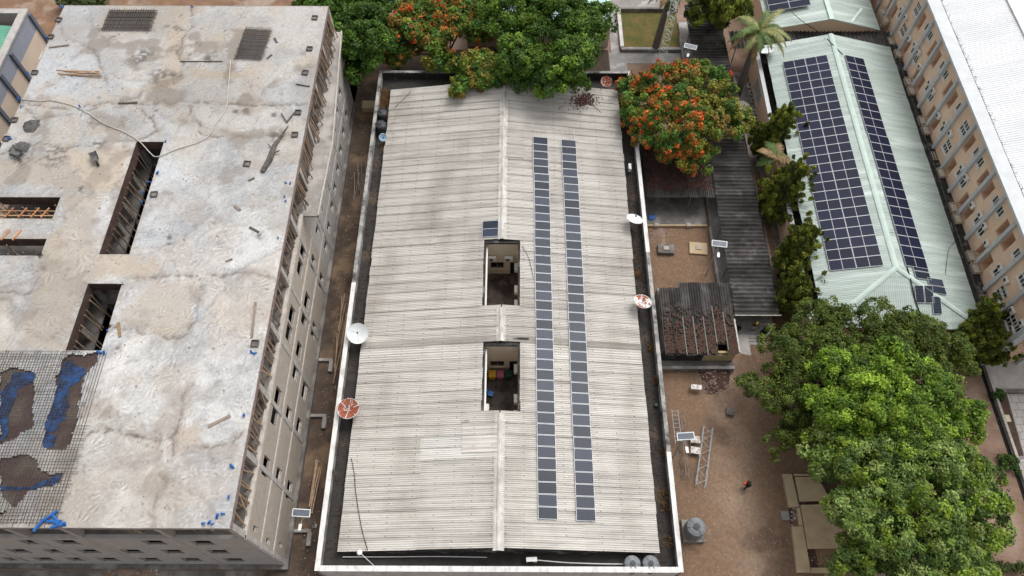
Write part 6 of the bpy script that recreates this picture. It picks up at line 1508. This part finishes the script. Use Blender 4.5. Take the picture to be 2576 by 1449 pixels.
tree('evergreen_tree', 'dark olive evergreen standing at the top right edge of the walkway', LB((1790,15,7,2.6),(1830,30,7.5,2.6),(1850,0,7,2.6),(1770,40,5.5,1.9),(1815,55,5,1.8)), (25.5, 77, 0), 240, 70, .5, .2, EVER, 16, aspect=1.7, updir=.1, droop=.5)
def spire(label, pxb, pyb, pxt, pyt, h, r0, seed, wob=.5, lo=1.0):
    """tall weeping evergreen: leans the way its own trunk leans"""
    a = at(pxb, pyb, 0); e = at(pxt, pyt, h); L = []; g = np.random.default_rng(seed)
    ax = (e - a)
    for k in range(26):                                             # upswept plumes round the stem
        f = (k + .5) / 26; p = a + ax * f; p.z = lo + (h - lo) * f; az = k * 2.4 + g.normal(0, .3); r = r0 * (1.35 - 1.05 * f) * g.uniform(.75, 1.3)
        d = Vector((math.cos(az), math.sin(az), g.uniform(.25, .8))); lean = Vector((.35, .12, 0))
        for i in range(4):
            q = p + d * r * (.25 + .32 * i) + lean * r * .12 * i * i + Vector((0, 0, .10 * i * i * r)); L.append((q, (.50, .42, .30, .16)[i] * (1.15 - .4 * f)))
    L.append((Vector((e.x, e.y, h + .2)), .3)); L.append((Vector((e.x, e.y, h + .7)), .16))
    return tree('evergreen_tree', label, L, a, 620, 60, .24, .12, EVER, seed, group='weeping evergreens', low=-.7, aspect=1.8, updir=.05, droop=.9, trunk_r=.12)
spire('weeping evergreen right of the flame tree, farthest of the roadside row', 1905, 400, 1985, 285, 8.5, 1.8, 21); spire('weeping evergreen beside the middle of the green roof', 1918, 555, 2010, 425, 8.2, 2.0, 22)
spire('weeping evergreen leaning over the lower left eave of green roof', 1955, 695, 2040, 580, 7.5, 1.5, 23, .4); spire('short weeping evergreen by the near end of walkway', 1968, 790, 2005, 690, 5.5, 1.6, 24, .4)
tree('acacia_tree', 'wide dark feathery tree in front of the green roofed building', LB((2090,850,6,3.4),(2190,855,6.2,3.6),(2290,880,6,3.2),(1995,920,5.5,3.2),(1930,985,5,2.3),(1990,1050,4.5,2.9),(2010,1130,4,2.4),(2100,940,6.3,4.2),(2080,1080,4,3.6),(2200,930,6.2,4),(2370,900,5,2.5),(2050,800,5.3,1.6),(2330,860,5.3,2)), (31, 27, 0), 1250, 100, .56, .115, DARK, 31, trunk_r=.4)
tree('rain_tree', 'brilliant lime green tree, farthest of the bright pair', LB((2120,965,8.2,2.8),(2225,945,8.8,2.9),(2330,1000,8.5,2.8),(2180,1040,9.3,3.6),(2290,1080,9.3,3.9),(2390,1070,8,2.6),(2090,1040,7.5,2.2)), (36, 25, 0), 560, 130, .64, .135, NEEM_B, 32, trunk_r=.4)
tree('rain_tree', 'massive green tree with silvery light clumps filling lower right', LB((2200,1210,9,3.4),(2300,1150,9.3,3.6),(2400,1190,8.4,3.0),(2180,1320,8.5,3.2),(2300,1310,9.5,4.2),(2420,1300,8,3.2),(2250,1425,8,3.6),(2370,1410,7.5,3.2),(2160,1420,7,2.4),(2080,1150,7.6,2.3),(2130,1100,8,2.4),(2465,1340,6.5,1.9),(2430,1400,6,1.8)), (34.5, 16, 0), 950, 130, .64, .135, NEEM_C, 33, trunk_r=.45)
def feather(label, pxb, pyb, pxt, pyt, h, r0, seed): return spire(label, pxb, pyb, pxt, pyt, h, r0, seed, .35, 1.5)
feather('slender dark evergreen pointing at the peach wall', 2425, 880, 2490, 765, 7.5, 1.2, 41); feather('dark evergreen at the corner of peach building', 2455, 905, 2488, 845, 5, 1.3, 42); feather('dark evergreen between the wide feathery tree and peach building', 2395, 905, 2435, 830, 5.5, 1.3, 43)
p = at(208, 6, 1.2); tree('bush', 'olive green bush behind the far left of slab', [(p, 2.0), (p + Vector((1.8, .4, -.2)), 1.6), (p + Vector((-1.6, .3, -.2)), 1.5)], (p.x, p.y, 0), 120, 70, .5, .17, greens((.09,.13,.035), (.07,.11,.03)), 44, 'bush')
p = at(1860, 848, .5); tree('bush', 'small dark shrub beside the steps', [(at(1955, 843, .4), .6)], at(1955, 843), 20, 60, .35, .12, DARK, 45, 'bush', trunk_r=.05)
for k, (x, y, r, lab) in enumerate(((2508, 995, .5, 'bright green shrub at the head of planted strip'), (2540, 1165, .6, 'low green shrub at the foot of planted strip'), (2478, 1335, .8, 'low weed patch on red soil at right'))):
    q = at(x, y, .3); tree('bush', lab, [(q, r)], (q.x, q.y, 0), 24, 50, .3, .11, greens((.06,.12,.02)), 50 + k, 'bush', trunk_r=.04)
# clipped hedge at lower right
hedge = [(2462, 1365), (2470, 1395), (2490, 1420), (2530, 1430), (2576, 1428)]
cl = []; g = np.random.default_rng(61)
for (x0, y0), (x1, y1) in zip(hedge[:-1], hedge[1:]):
    a, e = at(x0, y0, .6), at(x1, y1, .6)
    for k in range(int((e - a).length / .12)):
        q = a.lerp(e, g.random()); cl.append((q.x + g.normal(0, .22), q.y + g.normal(0, .22), .75 + g.normal(0, .12), .3, 0, 0, 1))
cl = np.array(cl); c0 = at(2500, 1420); cl[:, :3] -= np.array([c0.x, c0.y, 0])
t = thing('hedge', 'clipped curving hedge on red soil at lower right corner', 'hedge', (c0.x, c0.y, 0)); link('foliage', leaves_mesh('foliage', cl, 50, .1, greens((.06,.095,.02), (.075,.11,.024)), m_leaf, 62), t)
b = MB()
for q in cl[::6]: b.bar((q[0], q[1], 0), (q[0], q[1], .6), .02, 4)
part('stems', b, m_bark, t, True)
a, e = at(2437, 1322, .6), at(2462, 1388, .6); t = thing('metal_rail', 'single pale metal rail beside the hedge', 'rail', (a.x, a.y, 0)); b = MB(); b.bar((0, 0, .6), (e.x - a.x, e.y - a.y, .6), .06, 6); part('rail', b, m_steel, t, True)
for f in (.05, .95): b = MB(); b.bar(((e.x - a.x) * f, (e.y - a.y) * f, 0), ((e.x - a.x) * f, (e.y - a.y) * f, .55), .04, 6); part('post', b, m_steel, t, True)
# ------------------------------------------------------------------ palms
def palm(label, base, top, nf, ln, seed, dead=0.0, skirt=True, trunk=True):
    g = np.random.default_rng(seed); base = Vector(base); tp = Vector(top) - base; t = thing('palm_tree', label, 'palm tree', base, 0, 'palms by the walkway')
    if trunk:
        b = MB(); pts = [Vector((tp.x * f ** 1.3, tp.y * f ** 1.3, tp.z * f)) for f in np.linspace(0, 1, 8)]
        rs = np.linspace(.5, .27, 8)
        for k in range(7): b.bar(pts[k], pts[k + 1], rs[k], 10, rs[k + 1])
        part('trunk', b, m_palmbark, t, True)
        b = MB(); b.bar(tp - Vector((0, 0, 1.6)), tp - Vector((0, 0, .1)), .36, 9, .27); part('crownshaft', b, M('palm shaft', (.20,.12,.075), (.13,.08,.05), 2, .9), t, True)
    V = []; Fc = []; Cc = []
    for k in range(nf):
        az = 2 * math.pi * k / nf + g.normal(0, .15); el = g.uniform(.05, .9) if k % 6 else g.uniform(-1.1, -.3); L = ln * g.uniform(.8, 1.1); brown = (el < -.25 and g.random() < .75) or g.random() < dead
        c = np.array((.36, .25, .13) if brown else (.30, .31, .12) if g.random() < .5 else (.13, .20, .06))
        p = np.array(tp); d = np.array([math.cos(az) * math.cos(el), math.sin(az) * math.cos(el), math.sin(el)]); n = 22
        V0 = []
        for i in range(n):
            V0.append((p.copy(), d.copy())); p = p + d * L / n; d = d + np.array([0, 0, -.05 - .02 * i / n * 4]); d /= np.linalg.norm(d)
        for i, (q, dd) in enumerate(V0):
            f = i / (n - 1); side = np.cross(dd, [0, 0, 1]); side /= np.linalg.norm(side) + 1e-6; ll = .75 * math.sin(math.pi * min(1, .12 + .88 * f) ** .8) * g.uniform(.85, 1.1) + .08; upv = np.cross(side, dd)
            for s in (-1, 1):
                for h in (0, 1):
                    o = q + dd * (L / n) * .5 * h; tip = o + side * s * ll * .82 + dd * ll * .5 - np.array([0, 0, ll * g.uniform(.12, .5)]) + upv * .1; w_ = dd * .075; j = len(V)
                    V += [o - w_, o + w_, tip]; Fc.append((j, j + 1, j + 2)); cc = c * g.uniform(.65, 1.35); Cc += [cc] * 3
            if i < n - 1:
                j = len(V); w_ = side * .03; V += [q - w_, q + w_, V0[i + 1][0]]; Fc.append((j, j + 1, j + 2)); Cc += [np.array([.2, .2, .08])] * 3
        me = np_mesh('frond', np.array(V), np.array(Fc), [m_leaf]); set_col(me, np.clip(np.array(Cc), .01, .9)); link('frond', me, t); V = []; Fc = []; Cc = []
    return t
palm('tall royal palm with a bare leaning trunk at the green roof corner', (28.2, 68.3, 0), at(1911, 78, 9.8), 24, 4.3, 71, .03)
palm('palm on the small lawn, its head cut by the top edge', (18.5, 76.1, 0), (19.2, 77.0, 8.6), 16, 3.6, 72, .3)
palm('short palm with dead brown fronds among the evergreens', tuple(at(1935, 470, 0)), at(1955, 398, 5.2), 9, 2.6, 73, .85)
# ------------------------------------------------------------------ people
def skin_body(name, joints, bones, m, parent, sub=2):
    me = bpy.data.meshes.new(name); me.from_pydata([j[0] for j in joints], bones, []); me.materials.append(m)
    o = link(name, me, parent); bm = bmesh.new(); bm.from_mesh(me); ly = bm.verts.layers.skin.verify(); bm.verts.ensure_lookup_table()
    for i, (p, r) in enumerate(joints):
        bm.verts[i][ly].radius = (r, r); bm.verts[i][ly].use_root = (i == 0)
    bm.to_mesh(me); bm.free()
    sk = o.modifiers.new('skin', 'SKIN'); sk.use_smooth_shade = True; ss = o.modifiers.new('sub', 'SUBSURF'); ss.levels = 1; ss.render_levels = sub; return o
def person(label, loc, rz, top_m, leg_m, step=.22, arm=(.25, -.2), lean=.05, hair=m_black, extra=None):
    t = thing('person', label, 'person', loc, rz, 'people in the yard')
    J = []; B = []
    def j(p, r, par=None):
        J.append((Vector(p), r)); i = len(J) - 1
        if par is not None: B.append((par, i))
        return i
    pel = j((0, 0, .93), .15); ch = j((0, lean * .6, 1.22), .165, pel); up = j((0, lean, 1.40), .14, ch); nk = j((0, lean + .01, 1.50), .058, up); hb = j((0, lean + .03, 1.58), .085, nk); hd = j((0, lean + .03, 1.68), .092, hb); j((0, lean + .02, 1.74), .06, hd); j((0, lean + .125, 1.64), .016, hd)
    limbs = {}
    for s, st in ((-1, step), (1, -step)):
        h = j((s * .10, 0, .88), .095, pel); k = j((s * .105, st * .7 + .04, .50), .062, h); a = j((s * .105, st, .09), .042, k); f = j((s * .11, st + .17, .035), .035, a)
        sh = j((s * .19, lean, 1.40), .065, up); el = j((s * .25, lean + arm[0 if s < 0 else 1] * .4 - .03, 1.13), .042, sh); wr = j((s * .24, lean + arm[0 if s < 0 else 1] + .05, .92), .03, el); pa = j((s * .24, lean + arm[0 if s < 0 else 1] + .07, .86), .032, wr)
        for q in range(4): k1 = j((s * .24 - .03 + .02 * q, lean + arm[0 if s < 0 else 1] + .085, .81), .009, pa); j((s * .24 - .03 + .02 * q, lean + arm[0 if s < 0 else 1] + .10, .775), .008, k1)
        j((s * .20, lean + arm[0 if s < 0 else 1] + .11, .84), .009, pa)
        limbs[s] = (h, k, a, sh, el)
    skin_body('body', J, B, m_skin, t)
    P = lambda i: tuple(J[i][0])
    sj = [(P(pel), .17), (P(ch), .185), (P(up), .16)]; sb_ = [(0, 1), (1, 2)]
    for s in (-1, 1):
        n = len(sj); sj += [(P(limbs[s][3]), .085), (P(limbs[s][4]), .06)]; sb_ += [(2, n), (n, n + 1)]
    skin_body('shirt', sj, sb_, top_m, t)
    tj = [((0, 0, .95), .165)]; tb = []
    for s in (-1, 1):
        n = len(tj); tj += [(P(limbs[s][0]), .112), (P(limbs[s][1]), .078), (P(limbs[s][2]), .06)]; tb += [(0, n), (n, n + 1), (n + 1, n + 2)]
    skin_body('trousers', tj, tb, leg_m, t)
    skin_body('hair', [((0, lean + .005, 1.70), .098), ((0, lean - .01, 1.76), .07)], [(0, 1)], hair, t)
    if extra: extra(t)
    return t
def sling(t):
    b = MB(); b.cbox((-.24, -.1, .95), .22, .4, .45, Euler((.2, 0, .2)).to_matrix()); part('bag', b, m_orange_c, t, True)
person('person in dark green walking across the dirt yard with an orange bag', at(1874, 1226, .06), R(-60), m_dkgreen, m_black, .26, (.2, -.2), .08, m_black, sling)
person('person in black standing at the top of the ramp', (22.95, 34.5, .35), R(160), m_black, m_black, .08)
person('person in maroon with a yellow cloth standing above the steps', (24.7, 34.75, .35), R(200), m_maroon, m_palecloth, .05, extra=lambda t: part('headscarf', MB().lathe([(.001, 1.80), (.11, 1.77), (.13, 1.68), (.12, 1.60), (.15, 1.5)], 12, (0, .06, 0)), m_yelcloth, t, True, True))
person('person in a long black robe on the right end of steps', (25.7, 34.3, .3), R(170), m_black, m_black, .1, extra=lambda t: part('robe', MB().lathe([(.2, 1.4), (.24, 1.0), (.30, .5), (.36, .05)], 16), m_black, t, True, True))
